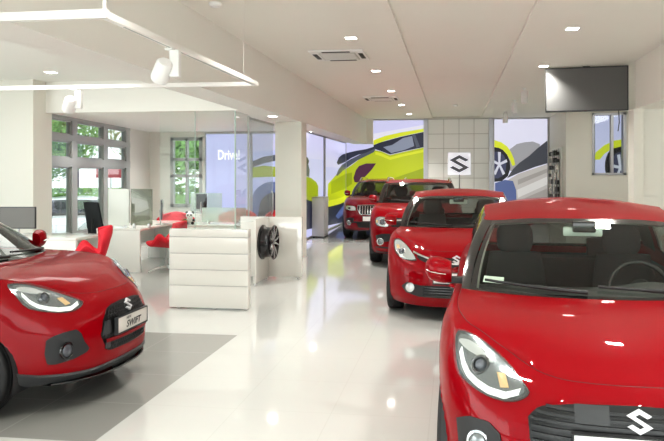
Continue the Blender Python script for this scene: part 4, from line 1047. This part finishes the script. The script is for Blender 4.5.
# lilac lightbox with lettering in the office
dl = [('lilac', [(-1, -2), (3, -2), (3, 3), (-1, 3)])]
root = picture('lightbox_sign', 'lilac lightbox with the white lettering Drive! on the office back wall', (-6.23, 16.02, 0), (1, 0, 0), (0, 0, 1), (0, -1, 0), (0, .35, 1.2, 2.72), dl); root['category'] = 'sign'
vs, fs = text_polys('Drive!', .34, True, 0, .68)
tx = MB().add([(-6.23+.62+a, 15.985, 2.16+b) for a, b in vs], fs); tx.build('lettering', INKS['white'], root, smooth=False, recalc=False)
picture('wall_poster', 'blue toned car picture seen through the dim glass door beside the column', (-5.02, 16.02, 0), (1, 0, 0), (0, 0, 1), (0, -1, 0), (0, .35, 1.15, 2.72),
        [('lilac2', [(-1, 0), (2, 0), (2, 3), (-1, 3)]), ('sky', [(-1, 2.2), (2, 2.35), (2, 3), (-1, 3)]), ('slate', [(0, 2.0), (.3, 2.12), (.8, 2.2), (1.2, 2.2), (1.2, 2.08), (.8, 2.06), (.3, 1.95), (0, 1.85)]), ('dgreen', [(0, 1.85), (.3, 1.9), (.8, 1.85), (1.2, 1.75), (1.2, 1.6), (.5, 1.62), (0, 1.6)]), ('blue', [(0, .3)]+[(.55+.55*math.cos(a), 1.0+.5*math.sin(a)) for a in np.linspace(PI, 0, 14)]+[(1.2, .3)]), ('navy', [(.1, .3)]+[(.6+.4*math.cos(a), .85+.38*math.sin(a)) for a in np.linspace(PI, 0, 14)]+[(1.1, .3)])])
# emblem plate on the panelled wall, given a glow to keep it pale
ep = MB().box((-.20, 22.885, 1.66), (.56, 22.912, 2.42), 0, .004).build('wall_emblem', mat('pale_plate_glow', (.86, .86, .93), .4, emit=.4)); tag(ep, 'silver angular emblem on a pale square plate on the far panelled wall', 'emblem')
m = MB(); m.prism([(a*.33, b*.30) for a, b in EMBLEM], ((.18, 22.885, 2.04), (1, 0, 0), (0, 0, 1), (0, -1, 0)), .045); m.build('emblem', mat('emblem_grey', (.13, .13, .145), .35, .3), ep, smooth=False)
# ------------------------------------------------------------------ furniture
def display_panel():
    root = empty('slatwall_display_panel', (-3.03, 7.90, 0)); tag(root, 'white free-standing slatted display panel in the foreground of the office area', 'display panel')
    b = MB(); zs = [.014, .293, .492, .695, .90, 1.003]
    for z0, z1 in zip(zs, zs[1:]): b.box((-.52, 0, z0+.004), (.505, .11, z1-.004), 0, .003)
    b.box((-.515, .012, .02), (.50, .10, .995), 1)
    b.build('slat_board', [M_WHITE, M_GREY_BOX], root)
    for x in (-.42, .05, .46): MB().lathe([(.0, .0), (.022, 0), (.022, .02), (0, .02)], 14, 'z', (x, .055, 0)).build('foot', M_GREY_BOX, root)
display_panel()

def wheel_stand():
    root = empty('wheel_display_stand', (-2.92, 10.36, 0)); tag(root, 'glossy white L-shaped display stand with an alloy wheel, beside the column', 'display stand')
    MB().box((-.52, 0, .035), (.50, .05, 1.0), 0, .003).build('back_panel', mat('mirror_white', (.74, .73, .68), .06, coat=1., spec=1.), root)
    MB().box((-.085, -.70, .035), (-.045, 0, 1.0), 0, .003).build('side_panel', M_WHITE, root)
    MB().box((-.5, -.04, .035), (-.09, .0, .92), 0, .003).build('inner_panel', M_WHITE, root)
    for x, y in ((-.065, -.66), (-.065, -.05), (.43, .02)): MB().lathe([(0, 0), (.02, 0), (.02, .02), (.01, .036), (0, .036)], 14, 'z', (x, y, 0)).build('foot', M_GREY_BOX, root)
wheel_stand()
def alloy_wheel():
    root = empty('alloy_wheel', (-2.965, 9.98, .36)); tag(root, 'black and silver alloy wheel rim hung on the white display stand', 'wheel')
    R = .27
    b = MB().lathe([(R*.97, .0), (R, .012), (R*.99, .03), (R*.90, .045), (R*.86, .10), (R*.86, .15), (R*.93, .175), (R, .195), (R*.97, .205), (R*.90, .19), (R*.82, .13), (R*.80, .03), (R*.97, .0)], 48, 'x', (0, 0, R))
    b.build('rim_barrel', mat('rim_black', (.022, .022, .025), .22, .3, .6), root)
    sp = MB()
    for k in range(5):
        for s in (-1, 1):
            a0, a1 = 2*PI*k/5+s*.20, 2*PI*k/5+s*.26
            sp.tube([(.165, .05*math.cos(a0), R+.05*math.sin(a0)), (.19, R*.55*math.cos((a0+a1)/2), R+R*.55*math.sin((a0+a1)/2)), (.192, R*.93*math.cos(a1), R+R*.93*math.sin(a1))], [.022, .018, .014], 8)
    sp.build('spokes', mat('spoke_polished', (.42, .42, .42), .25, .8), root)
    MB().lathe([(.0, .19), (.045, .188), (.06, .17), (.06, .12)], 24, 'x', (0, 0, R)).build('hub', M_DARKALLOY, root)
    MB().tube([(0, 0, R), (.16, 0, R)], .018, 10).build('mounting_bolt', M_STEEL, root)
alloy_wheel()

def swan_chair():
    root = empty('shell_chair', (0, 0, 0)); V = np.linspace(0, 1, 29); U = np.linspace(-1, 1, 25)
    cv = [0, .22, .48, .62, .8, 1]; cy = [-.30, -.12, .10, .19, .26, .31]; cz = [.52, .47, .45, .53, .73, .90]
    hw = [.24, .35, .40, .30, .36, .17]; G = []
    for v in V:
        y, z, w = float(pchip(cv, cy, v)), float(pchip(cv, cz, v)), float(pchip(cv, hw, v)); r = []
        arm = math.exp(-((v-.40)/.17)**2); bk = max(0, (v-.6)/.4)
        for u in U:
            a = abs(u)
            r.append(np.array([u*w*(1-.10*arm*a**2), y-.15*bk*a**2-.05*arm*a**2+.10*(1-v)**3*a**2, z+.24*arm*a**2.2-.05*bk**3*a**2]))
        G.append(r)
    G = np.array(G); du = np.gradient(G, axis=1); dv = np.gradient(G, axis=0); n = np.cross(du, dv); n /= np.linalg.norm(n, axis=2, keepdims=True)
    e = np.minimum(1, np.minimum(np.minimum(np.arange(25), np.arange(25)[::-1])[None, :]/3., np.minimum(np.arange(29), np.arange(29)[::-1])[:, None]/3.))**.5
    th = (.012+.026*e)[..., None]
    mb = MB(); T, B = G+n*th, G-n*th
    mb.grid(T.tolist()); mb.grid(B.tolist())
    edge = [(0, j) for j in range(25)]+[(i, 24) for i in range(1, 29)]+[(28, j) for j in range(23, -1, -1)]+[(i, 0) for i in range(27, 0, -1)]
    mb.grid([[T[i][j] for i, j in edge+edge[:1]], [B[i][j] for i, j in edge+edge[:1]]])
    mb.build('shell', M_REDSEAT, root, weld=.0005, angle=80)
    MB().tube([(0, 0, .06), (0, 0, .25)], .024, 12).tube([(0, 0, .25), (0, 0, .44)], .017, 12).build('pedestal', M_STEEL, root)
    for k in range(4):
        a = PI/4+k*PI/2
        MB().tube([(.02*math.cos(a), .02*math.sin(a), .08), (.17*math.cos(a), .17*math.sin(a), .06), (.30*math.cos(a), .30*math.sin(a), .012)], [.02, .016, .012], 8).build('base_arm', M_STEEL, root)
    return root
proto = None
for lab, x, y, rz in (
    ('red shell chair between the near white desk and the slatted panel', -4.97, 10.93, -1.45),
    ('red shell chair just above the bonnet of the left car, its back wing upright', -4.93, 8.3, -1.0),
    ('red shell chair behind the screen on the near white desk', -5.80, 13.2, .35),
    ('red shell chair behind the small panda toy and frosted divider', -4.88, 13.3, -.7),
    ('red shell chair in front of the lilac lightbox, near its right end', -4.88, 14.6, .3),
    ('red shell chair behind the glass door left of the column', -4.02, 14.4, -.4)):
    if proto is None: proto = o = swan_chair()
    else: o = dup(proto)
    o.location = (x, y, 0); o.rotation_euler = (0, 0, rz); tag(o, lab, 'chair', 'red shell chairs of the office')
    if y < 11.2: o.scale = (1.1, 1.1, 1.1 if y < 9 else .98)

def desk(lab, x0, x1, y0, y1, end=True, overhang=.0):
    root = empty('office_desk', ((x0+x1)/2, (y0+y1)/2, 0)); tag(root, lab, 'desk'); hx, hy = (x1-x0)/2, (y1-y0)/2
    MB().box((-hx, -hy, .71), (hx, hy, .75), 0, .004).build('desktop', M_WHITE, root)
    MB().box((-hx+.005, -hy+.002, .0), (hx-overhang, -hy+.04, .712), 0, .003).build('end_panel', M_WHITE_MATT, root)
    MB().box((-hx+.005, hy-.04, .0), (hx-overhang, hy-.002, .712), 0, .003).build('end_panel', M_WHITE_MATT, root)
    MB().box((-hx+.1, -hy+.04, .35), (-hx+.13, hy-.04, .712), 0, .003).build('modesty_panel', M_WHITE_MATT, root)
    return root
desk('white desk with a full end panel facing the showroom, centre of the office', -6.15, -5.33, 10.72, 12.7, overhang=.02)
desk('white desk behind the slatted display panel, carrying a frosted divider', -5.05, -3.8, 11.65, 12.45)
desk('white desk at far left, partly hidden by the left car', -6.75, -5.48, 9.0, 9.75)
desk('white desk far back near the lilac lightbox', -6.6, -5.5, 14.85, 15.75)

def screen(name, lab, x, y, z, rz, w, h, cat='monitor', mt=None, foot=True):
    root = empty(name, (x, y, z), rz); tag(root, lab, cat); z0 = .10 if foot else 0
    MB().box((-w/2, -.012, z0), (w/2, .022, z0+h), 0, .006).build('casing', M_BEZEL, root)
    MB().box((-w/2+.012, -.015, z0+.014), (w/2-.012, -.010, z0+h-.012)).build('display', mt or M_SCREEN, root)
    if foot:
        MB().tube([(0, .03, .01), (0, .035, z0+h*.5)], .016, 10).build('stand', M_STEEL, root)
        MB().box((-.12, -.07, 0), (.12, .11, .012), 0, .004).build('foot', M_STEEL, root)
    return root
screen('computer_monitor', 'black monitor seen edge-on on the near white desk', -5.42, 11.75, .75, 1.97, .50, .36)
screen('computer_monitor', 'dark monitor back in front of the lilac lightbox', -5.97, 15.1, .75, 2.9, .28, .36)
screen('computer_monitor', 'wide grey monitor behind the windscreen of the left car', -6.72, 9.45, .74, .12, .56, .34, mt=mat('grey_screen', (.17, .165, .155), .35))

def divider(lab, x0, x1, y, z0, z1, m, rz=0):
    root = empty('desk_divider', ((x0+x1)/2, y, .75)); root.rotation_euler.z = rz; tag(root, lab, 'desk divider'); w = (x1-x0)/2
    MB().box((-w, -.008, z0-.75), (w, .008, z1-.75), 0, .002).build('panel', m, root)
    for sx in (-w*.7, w*.7): MB().box((sx-.02, -.02, 0), (sx+.02, .02, z0-.75+.03), 0, .003).build('clamp', M_STEEL, root)
divider('tall pale frosted screen at the left end of the near white desk', -6.0, -5.62, 10.86, .77, 1.43, frosted('frost_bright', (.90, .93, .88), .10))
divider('smoked grey desk screen at the right of the pale frosted one', -5.55, -5.16, 10.80, .80, 1.43, M_SMOKED)
divider('low frosted divider in front of the red chairs behind the slatted panel', -4.78, -3.9, 12.1, .77, 1.05, M_FROST)
divider('small frosted divider beside the dark monitor far back', -6.45, -5.65, 15.6, .77, 1.22, M_FROST)

def office_chair():
    root = empty('office_chair', (-6.62, 11.9, 0), 2.75); tag(root, 'black mesh office chair with a tall back, behind the near white desk', 'office chair')
    P = []
    for t in np.linspace(0, 1, 9):
        w = .23*(1-.12*t); P.append([(x*w, .20+.13*t-.04*(1-x*x), .52+.64*t) for x in np.linspace(-1, 1, 9)])
    m = MB().grid(P); m.grid([[(p[0], p[1]+.025, p[2]) for p in r] for r in P]); m.build('backrest', mat('black_mesh', (.03, .032, .035), .7), root)
    rb = MB()
    for t in np.linspace(.06, .94, 12): rb.tube([(x*.225*(1-.12*t), .195+.13*t-.04*(1-x*x), .52+.64*t) for x in np.linspace(-1, 1, 7)], .006, 6)
    rb.build('back_ribs', M_GREY_TRIM, root)
    MB().box((-.25, -.26, .43), (.25, .22, .51), 0, .03).build('seat', M_FABRIC, root)
    MB().tube([(0, .22, .45), (0, .32, .6), (0, .30, .85)], .02, 8).build('back_post', M_TRIM, root)
    MB().tube([(0, 0, .08), (0, 0, .44)], .028, 12).build('gas_column', M_TRIM, root)
    for k in range(5):
        a = k*2*PI/5; l = MB().tube([(0, 0, .10), (.30*math.cos(a), .30*math.sin(a), .06)], [.025, .016], 8).build('base_arm', M_TRIM, root)
        MB().lathe([(.0, -.02), (.03, -.02), (.03, .02), (0, .02)], 16, 'y', (.30*math.cos(a), .30*math.sin(a), .03)).build('castor', M_RUBBER, l)
    for sx in (-1, 1): MB().tube([(sx*.24, .0, .46), (sx*.29, 0, .5), (sx*.29, 0, .68), (sx*.29, -.16, .69), (sx*.29, .1, .69)], .014, 8).build('armrest', M_TRIM, root)
office_chair()

def panda():
    M_W = mat('plush_white', (.80, .80, .76), .9, noise=.1, nscale=60); M_K = mat('plush_black', (.02, .02, .02), .9); M_G = mat('plush_green', (.16, .38, .08), .9)
    root = empty('plush_panda', (-4.89, 11.78, .751), .3); root.scale = (1.15,)*3; tag(root, 'small black and white plush panda on the desk behind the slatted panel', 'toy')
    def ball(c, r, n=20):
        m = MB(); P = []
        for i in range(n//2+1):
            t = PI*i/(n//2); P.append([(c[0]+r[0]*math.sin(t)*math.cos(a), c[1]+r[1]*math.sin(t)*math.sin(a), c[2]+r[2]*math.cos(t)) for a in np.linspace(0, 2*PI, n+1)])
        return m.grid(P)
    ball((0, 0, .055), (.065, .06, .06)).build('body', M_W, root, weld=.0005); h = ball((0, -.02, .145), (.062, .055, .053)).build('head', M_W, root, weld=.0005)
    for s in (-1, 1):
        ball((s*.048, -.01, .192), (.022, .012, .022), 12).build('ear', M_K, h, weld=.0005); ball((s*.024, -.068, .152), (.014, .008, .018), 10).build('eye_patch', M_K, h, weld=.0005)
        ball((s*.065, -.03, .07), (.025, .035, .022), 12).build('arm', M_K, root, weld=.0005); ball((s*.05, -.075, .025), (.026, .03, .025), 12).build('foot', M_K, root, weld=.0005)
    ball((0, -.074, .132), (.009, .008, .006), 8).build('nose', M_K, h, weld=.0005)
    lf = MB()
    for k in range(7):
        a = -1.2+.35*k; lf.add([(-.03, -.07, .06), (-.03+.09*math.cos(a)*-1, -.09, .06+.06*math.sin(a)+.01), (-.03+.1*math.cos(a)*-1, -.085, .06+.07*math.sin(a)), (-.03, -.075, .075)], [(0, 1, 2, 3)])
    lf.build('leaf_sprig', M_G, root, smooth=False)
panda()

gb = empty('grey_pedestal', (-3.585, 17.5, 0)); tag(gb, 'grey box pedestal standing against the painted reflection panel behind the column', 'pedestal')
MB().box((-.16, -.3, .03), (.17, .3, 1.05), 0, .006).build('cabinet', M_GREY_BOX, gb); MB().box((-.14, -.28, 0), (.15, .28, .03)).build('plinth', M_TRIM, gb, smooth=False)
MB().box((-.165, -.305, 1.05), (.175, .305, 1.075), 0, .004).build('top', M_ALU, gb)

# television hung from the ceiling at the end of the right wall
tv = empty('wall_television', (2.325, 12.12, 2.80), -.14); tag(tv, 'large dark television hung under the ceiling at right', 'television')
MB().box((-.70, 0, 0), (.70, .06, .79), 0, .008).build('casing', M_BEZEL, tv)
MB().box((-.68, -.004, .025), (.68, .004, .768)).build('display', M_TVSCREEN, tv, smooth=False)
MB().box((-.22, .06, .25), (.22, .10, .65), 0, .005).build('mount_plate', M_TRIM, tv); MB().box((-.04, .08, .5), (.04, .12, .81)).build('ceiling_bracket', M_TRIM, tv)
MB().box((-.06, -.002, .785), (.06, .03, .80)).build('sensor', M_TRIM, tv)
MB().tube([(.54, .03, .0), (.55, .03, -.2), (.53, .03, -.36)], .008, 6).build('cable', M_TRIM, tv)

# accessory rack on the alcove return wall
rk = empty('accessory_rack', (3.16, 21.0, 0)); tag(rk, 'tall white accessory rack hung with small dark and silver goods, beside the right poster', 'rack')
MB().box((-.03, -.85, .3), (.03, .85, 2.5), 0, .004).build('back_board', M_WHITE_MATT, rk)
random.seed(5)
for j in range(4):
    y = -.66+.42*j
    MB().tube([(-.06, y, .35), (-.06, y, 2.45)], .02, 8).build('upright', M_STEEL, rk)
    for k in range(9):
        z = .5+.22*k; w = random.uniform(.10, .17)
        MB().box((-.15, y-w, z), (-.06, y+w, z+random.uniform(.09, .16)), 0, .01).build('packet', (M_TRIM, M_WHITE, M_ALU, M_TRIM)[random.randrange(4)], rk)

# ------------------------------------------------------------------ things on the ceilings
def downlight(x, y, z=HC, s=.075):
    root = empty('recessed_downlight', (x, y, z)); MB().add([(-s-.015, -s-.015, -.006), (s+.015, -s-.015, -.006), (s+.015, s+.015, -.006), (-s-.015, s+.015, -.006), (-s, -s, -.006), (s, -s, -.006), (s, s, -.006), (-s, s, -.006), (-s, -s, .0), (s, -s, .0), (s, s, 0), (-s, s, 0)],
        [(0, 1, 5, 4), (1, 2, 6, 5), (2, 3, 7, 6), (3, 0, 4, 7), (4, 5, 9, 8), (5, 6, 10, 9), (6, 7, 11, 10), (7, 4, 8, 11)]).build('trim_ring', M_LAMPWHITE, root, smooth=False)
    MB().add([(-s, -s, -.004), (s, -s, -.004), (s, s, -.004), (-s, s, -.004)], [(3, 2, 1, 0)]).build('lamp_face', M_GLOW, root, smooth=False)
    return root
DL = [(-1.44, 9.2, 'square downlight nearest the front in the left ceiling field'), (-1.44, 12.2, 'square downlight between the two ceiling air units'), (-1.44, 15.2, 'square downlight just in front of the far ceiling air unit'),
      (-1.44, 18.3, 'square downlight behind the far ceiling air unit'), (-1.42, 21.1, 'small square downlight above the far lime green poster'), (1.55, 9.0, 'square downlight in the right ceiling field, high above the television'), (1.58, 12.05, 'square downlight beside the left edge of the television'),
      (-1.44, 6.2, None), (-1.44, 3.2, None), (1.55, 6.0, None), (1.55, 3.0, None), (-1.44, .2, None), (1.55, 0., None)]
d0 = None
for x, y, lab in [q for q in DL if q[2]]:
    o = downlight(x, y) if d0 is None else dup(d0); d0 = d0 or o; o.location = (x, y, HC)
    tag(o, lab, 'downlight', 'square ceiling downlights')
for x, y, z, lab in ((-3.25, 11.6, 2.735, 'small downlight in the bulkhead soffit before the column'), (-3.62, 16.75, 2.79, 'small downlight in the soffit above the narrow side reflection panel'), (-6.2, 9.5, 3.27, 'downlight in the left ceiling above the far track spotlight')):
    o = dup(d0); o.location = (x, y, z); tag(o, lab, 'downlight', 'square ceiling downlights')
def ac_unit(x, y, lab):
    root = empty('ceiling_air_unit', (x, y, HC)); tag(root, lab, 'air conditioner')
    MB().box((-.43, -.43, -.03), (.43, .43, -.0), 0, .012).build('cover', M_LAMPWHITE, root)
    g = MB().box((-.29, -.29, -.042), (.29, .29, -.028), 0, .01).build('intake_grille', mat('ac_grey', (.62, .62, .58), .5), root)
    for k in range(7): MB().box((-.27, -.25+.08*k, -.046), (.27, -.235+.08*k, -.040)).build('louvre', M_LAMPWHITE, g, smooth=False)
    for i, (lo, hi) in enumerate((((-.40, -.22, -.036), (-.33, .22, -.029)), ((.33, -.22, -.036), (.40, .22, -.029)), ((-.22, -.40, -.036), (.22, -.33, -.029)), ((-.22, .33, -.036), (.22, .40, -.029)))):
        MB().box(lo, hi, 0, .004).build('air_slot', M_TRIM, root)
ac_unit(-1.82, 10.45, 'square ceiling air unit nearest the front, left of the middle strip'); ac_unit(-1.82, 16.6, 'second ceiling air unit farther back in the left field')
for x, y, lab in ((1.56, 15.1, 'white tube spotlight nearest the television on the ceiling'), (1.56, 17.5, 'middle white tube spotlight on the right ceiling field'), (1.57, 20.8, 'farthest white tube spotlight, above the right poster')):
    root = empty('ceiling_spotlight', (x, y, HC)); tag(root, lab, 'spotlight', 'ceiling tube spotlights')
    MB().lathe([(0, -.0), (.05, -.0), (.05, -.02), (0, -.02)], 20).build('base', M_LAMPWHITE, root)
    MB().tube([(0, 0, -.02), (0, 0, -.08)], .015, 8).build('stem', M_LAMPWHITE, root)
    MB().lathe([(0, -.07), (.07, -.07), (.075, -.10), (.075, -.34), (.065, -.34), (.06, -.30), (0, -.30)], 24).build('tube', M_LAMPWHITE, root)
for x, y, z, lab in ((.03, 18.99, HC+.05, 'round smoke detector far back on the middle ceiling strip'), (-2.66, 7.12, HC, 'round smoke detector near the left bulkhead')):
    root = empty('smoke_detector', (x, y, z)); tag(root, lab, 'smoke detector'); MB().lathe([(0, 0), (.07, 0), (.07, -.025), (.05, -.045), (0, -.05)], 24).build('housing', M_LAMPWHITE, root); MB().lathe([(.052, -.043), (.056, -.038), (.045, -.047)], 20).build('vent_ring', M_GREY_BOX, root)

# suspended track frame and its two spotlights
M_TRACK = mat('track_white', (.90, .89, .85), .4)
tr = empty('lighting_track_frame', (-2.115, 5.27, 2.64)); tag(tr, 'white rectangular lighting track hanging over the left car', 'lighting track')
for nm, lo, hi in (('front_bar', (-5.1, -1.51, 0), (.022, -1.465, .055)), ('right_bar', (-.022, -1.465, 0), (.022, 1.60, .045)), ('rear_bar', (-5.1, 1.60, 0), (.022, 1.645, .045))):
    MB().box(lo, hi, 0, .004).build(nm, M_TRACK, tr)
MB().box((-.007, -1.25, -.002), (.007, 1.5, .0)).build('track_slot', M_ALU, tr, smooth=False)
for x, y in ((0, -1.488), (0, 1.2), (-.9, 1.62)):
    MB().tube([(x, y, .04), (x, y, (HC-2.64) if x > -.5 else .6)], .011 if y < 0 else .0015, 8).build('suspension_rod', M_TRACK, tr)
def track_spot(x, y, rz, lab):
    root = empty('track_spotlight', (x, y, 2.637), rz); tag(root, lab, 'spotlight')
    MB().box((-.03, -.04, -.012), (.03, .04, .0), 0, .003).build('adapter', M_LAMPWHITE, root)
    MB().box((-.0, -.025, -.215), (.075, .03, -.012), 0, .008).build('driver_box', M_LAMPWHITE, root)
    h = MB().lathe([(0, .09), (.045, .088), (.06, .07), (.072, -.07), (.066, -.09), (.058, -.075), (0, -.075)], 28)
    M_ = Matrix.Translation((-.055, -.02, -.165)) @ Euler((math.radians(35), math.radians(38), 0)).to_matrix().to_4x4()
    h.v = [M_ @ Vector(v) for v in h.v]; h.build('lamp_head', M_LAMPWHITE, root)
    MB().tube([(.02, -.0, -.15), (-.04, -.02, -.16)], .014, 8).build('pivot', M_STEEL, root)
track_spot(-2.125, 4.75, 0, 'white track spotlight near the camera, aimed down to the left'); track_spot(-4.20, 6.89, 0, 'white track spotlight on the rear bar of the frame')
sk_ = empty('wall_socket_plate', (-7.75, 10.155, 2.72)); tag(sk_, 'small grey double vent plate high on the left column', 'vent')
for z in (0, .09): MB().box((-.10, -.006, z), (.10, .006, z+.05), 0, .003).build('vent_plate', M_GREY_BOX, sk_)

# ------------------------------------------------------------------ outside the windows
struct(MB().box((-60, -12, -.5), (-9.5, 60, -.4)).build('ground', mat('asphalt', (.34, .34, .34), .9, noise=.2, nscale=2), smooth=False))
struct(MB().box((-9.6, 16.3, -.5), (4, 60, -.4)).build('ground', MATS['asphalt'], smooth=False))
def leafmat(name, c): return mat(name, c, .7, noise=.75, nscale=7, bump=.5)
LEAF = [leafmat('leaf_light', (.50, .70, .24)), leafmat('leaf_mid', (.34, .55, .18)), leafmat('leaf_yellow', (.66, .76, .36))]
M_BARK = mat('bark', (.16, .12, .09), .9, noise=.3, nscale=10)
def crown(c, r, n, seed, mt, parent, name='crown'):
    """a cloud of leaf cards around overlapping blobs"""
    rnd = random.Random(seed); m = MB(); blobs = [(Vector(c)+Vector((rnd.uniform(-.6, .6)*r[0], rnd.uniform(-.6, .6)*r[1], rnd.uniform(-.5, .6)*r[2])), rnd.uniform(.4, .65)) for _ in range(9)]
    for k in range(n):
        b, s = blobs[k % 9]; d = Vector((rnd.gauss(0, 1), rnd.gauss(0, 1), rnd.gauss(0, 1))).normalized()
        p = b+Vector((d.x*r[0], d.y*r[1], d.z*r[2]))*s*rnd.uniform(.75, 1.05); t = d.orthogonal().normalized(); u = d.cross(t)
        a = rnd.uniform(0, 6.28); t, u = t*math.cos(a)+u*math.sin(a), u*math.cos(a)-t*math.sin(a); L = rnd.uniform(.10, .2); w = L*.45
        m.add([p-t*L, p-u*w+d*.03, p+t*L, p+u*w+d*.03], [(0, 1, 2, 3)])
    return m.build(name, mt, parent, smooth=False, recalc=False)
for i, (x, y, h, rr, lab) in enumerate(((-19.0, 21.5, 4.6, 2.5, 'leafy tree outside, seen in the leftmost upper window panes'), (-17.2, 28.2, 5.0, 2.4, 'leafy tree outside, behind the second column of window panes'), (-13.0, 29.0, 4.8, 2.2, 'pale green tree outside, behind the third column of panes'), (-23.8, 29.5, 5.5, 3.0, 'big darker tree outside, far behind the hedge'), (-9.6, 24.5, 3.8, 1.9, 'green tree outside the back office window'))):
    root = empty('street_tree', (x, y, -.4)); tag(root, lab, 'tree', 'trees outside the office')
    MB().tube([(0, 0, 0), (.05, 0, h*.4), (-.05, .1, h*.7)], [.16, .12, .08], 10).build('trunk', M_BARK, root)
    crown((0, 0, h*.78), (rr, rr, rr*.95), 2600, i, LEAF[i % 3], root)
hd = empty('hedge', (-15.5, 24, -.4)); tag(hd, 'clipped green hedge outside behind the parked white car', 'hedge')
hm = MB(); rnd = random.Random(3); ang = .25
for k in range(5200):
    a, b, z = rnd.uniform(-6, 6), rnd.uniform(-.5, .5), rnd.uniform(0, 1.45)
    if rnd.random() < .5: b = -.5
    else: z = 1.45
    p = Vector((a*math.cos(ang)-b*math.sin(ang), a*math.sin(ang)+b*math.cos(ang), z)); t = Vector((rnd.gauss(0, 1), rnd.gauss(0, 1), rnd.gauss(0, 1))).normalized()*.12; u = t.orthogonal().normalized()*.06
    hm.add([p-t, p-u, p+t, p+u], [(0, 1, 2, 3)])
hm.box((-5.4, -.3, 0), (5.4, .4, 1.3)); hm.build('foliage', LEAF[1], hd, smooth=False, recalc=False)
WP = dict(BALENO, paint=M_WHITE_PAINT)
wr, wcar = make_car(WP, 'parked_car', 'white car parked outside the left office windows', (-9.75, 15.2, -.4), math.radians(22), detail=False)
headlight(wr, wcar.skin, [(-.765, .53, .885), (-.72, .5, .905), (-.66, .44, .893), (-.567, .308, .825), (-.464, .148, .722), (-.455, .122, .682), (-.58, .192, .679), (-.695, .313, .718), (-.75, .42, .80)], FD, style='bright')
wcar.skin.shell(poly3([(-.45, .44), (-.40, .30), (.40, .30), (.45, .44)]), (0, 1, 0), .006, 4, 40).build('lower_grille', M_TRIM, wr)
pole = MB().tube([(-11.6, 20.6, -.4), (-11.6, 20.6, 5)], .11, 14); tag(pole.build('street_pole', mat('pole_concrete', (.62, .58, .50), .8)), 'pale concrete street pole outside the second window column', 'pole')
rv = empty('street_sign', (-12.3, 22.4, 1.5)); tag(rv, 'small red and white sign outside by the street pole', 'sign'); MB().box((-.55, -.02, .05), (.55, .02, .5), 0, .01).build('panel', mat('sign_red', (.6, .1, .12), .5), rv); MB().tube([(0, .03, -1.9), (0, .03, .4)], .03, 8).build('post', M_ALU, rv)

# glazed facades on the left and behind the camera
def facade(name, p0, p1, h, n):
    p0, p1 = Vector(p0), Vector(p1); d = (p1-p0).normalized(); nn = Vector((-d.y, d.x, 0)); L = (p1-p0).length; m = MB(); g = MB()
    def bb(mb, s0, s1, z0, z1, t):
        P = [p0+d*s+nn*q+Vector((0, 0, z)) for s in (s0, s1) for q in (-t, t) for z in (z0, z1)]
        mb.add(P, [(0, 1, 3, 2), (4, 6, 7, 5), (0, 4, 5, 1), (2, 3, 7, 6), (0, 2, 6, 4), (1, 5, 7, 3)])
    for k in range(n+1): bb(m, L*k/n-.04, L*k/n+.04, 0, h, .05)
    for z in (0, 2.3, h-.08): bb(m, 0, L, z, z+.08, .05)
    o = struct(m.build(name, M_ALU, smooth=False)); bb(g, 0, L, .05, h, .004); g.build('window_pane', M_PANE, o, smooth=False)
facade('window_5', (-9.5, -6, 0), (-9.5, 10.4, 0), 3.27, 9); facade('window_6', (-9.5, -6.0, 0), (7.4, -6.0, 0), 3.3, 9)
# ------------------------------------------------------------------ light
w = bpy.data.worlds.new('daylight'); scn.world = w; w.use_nodes = True; nt = w.node_tree; bg = nt.nodes['Background']
sky = nt.nodes.new('ShaderNodeTexSky'); sky.sky_type = 'HOSEK_WILKIE'; sky.turbidity = 6; sky.ground_albedo = .5; sky.sun_direction = (-.4, -.3, .85)
mx = nt.nodes.new('ShaderNodeMixRGB'); mx.inputs[0].default_value = .75; mx.inputs[2].default_value = (.92, .96, 1, 1)
nt.links.new(sky.outputs[0], mx.inputs[1]); nt.links.new(mx.outputs[0], bg.inputs[0]); bg.inputs[1].default_value = 1.7
def area(name, loc, rot, sx, sy, power, col=(1, 1, 1)):
    l = bpy.data.lights.new(name, 'AREA'); l.shape = 'RECTANGLE'; l.size = sx; l.size_y = sy; l.energy = power; l.color = col
    l.spread = math.radians(112) if sx < .5 else PI
    o = bpy.data.objects.new(name, l); COL.objects.link(o); o.location = loc; o.rotation_euler = rot; return o
area('front_fill_light', (0, -5.7, 1.9), (PI/2+.35, 0, 0), 12, 3.2, 270, (1, .99, .97))  # added lamp behind the camera imitating daylight, tilted up to brighten the ceiling
area('left_fill_light', (-9.3, 2, 1.4), (PI/2+.4, 0, -PI/2), 9, 2.6, 190, (1, 1, .98))  # added side lamp imitating window daylight, tilted up towards ceiling and bulkhead
for x in (-6.6, -5.5, -4.4):
    for y in (11.6, 13.3, 15.0): area('office_fill_lamp', (x, y, 2.74), (0, 0, 0), .1, .1, 7, (1, .99, .95))  # small lamps without fixtures, added to brighten the office
area('left_ceiling_fill', (-4.9, 7.2, 3.22), (0, 0, 0), 2.2, 3, 60, (1, .99, .95))  # soft fill added below the left ceiling, no fixture there
for i, (x, y, _) in enumerate(DL): area('downlight_lamp', (x, y, HC-.02), (0, 0, 0), .16, .16, 24 if y < 14 else 44, (1, .975, .92))
area('alcove_light', (4.8, 15.5, HC-.03), (0, 0, 0), 1, 4, 50, (1, .98, .93))
area('right_bay_light', (5.4, 6, 3.25), (0, 0, 0), 2.5, 6, 60, (1, .97, .9))
scn.view_settings.view_transform = 'Standard'; scn.view_settings.look = 'Medium High Contrast'; scn.view_settings.exposure = 0.22
scn.cycles.use_denoising = True; scn.cycles.max_bounces = 12; scn.cycles.transparent_max_bounces = 24; scn.cycles.sample_clamp_indirect = 8
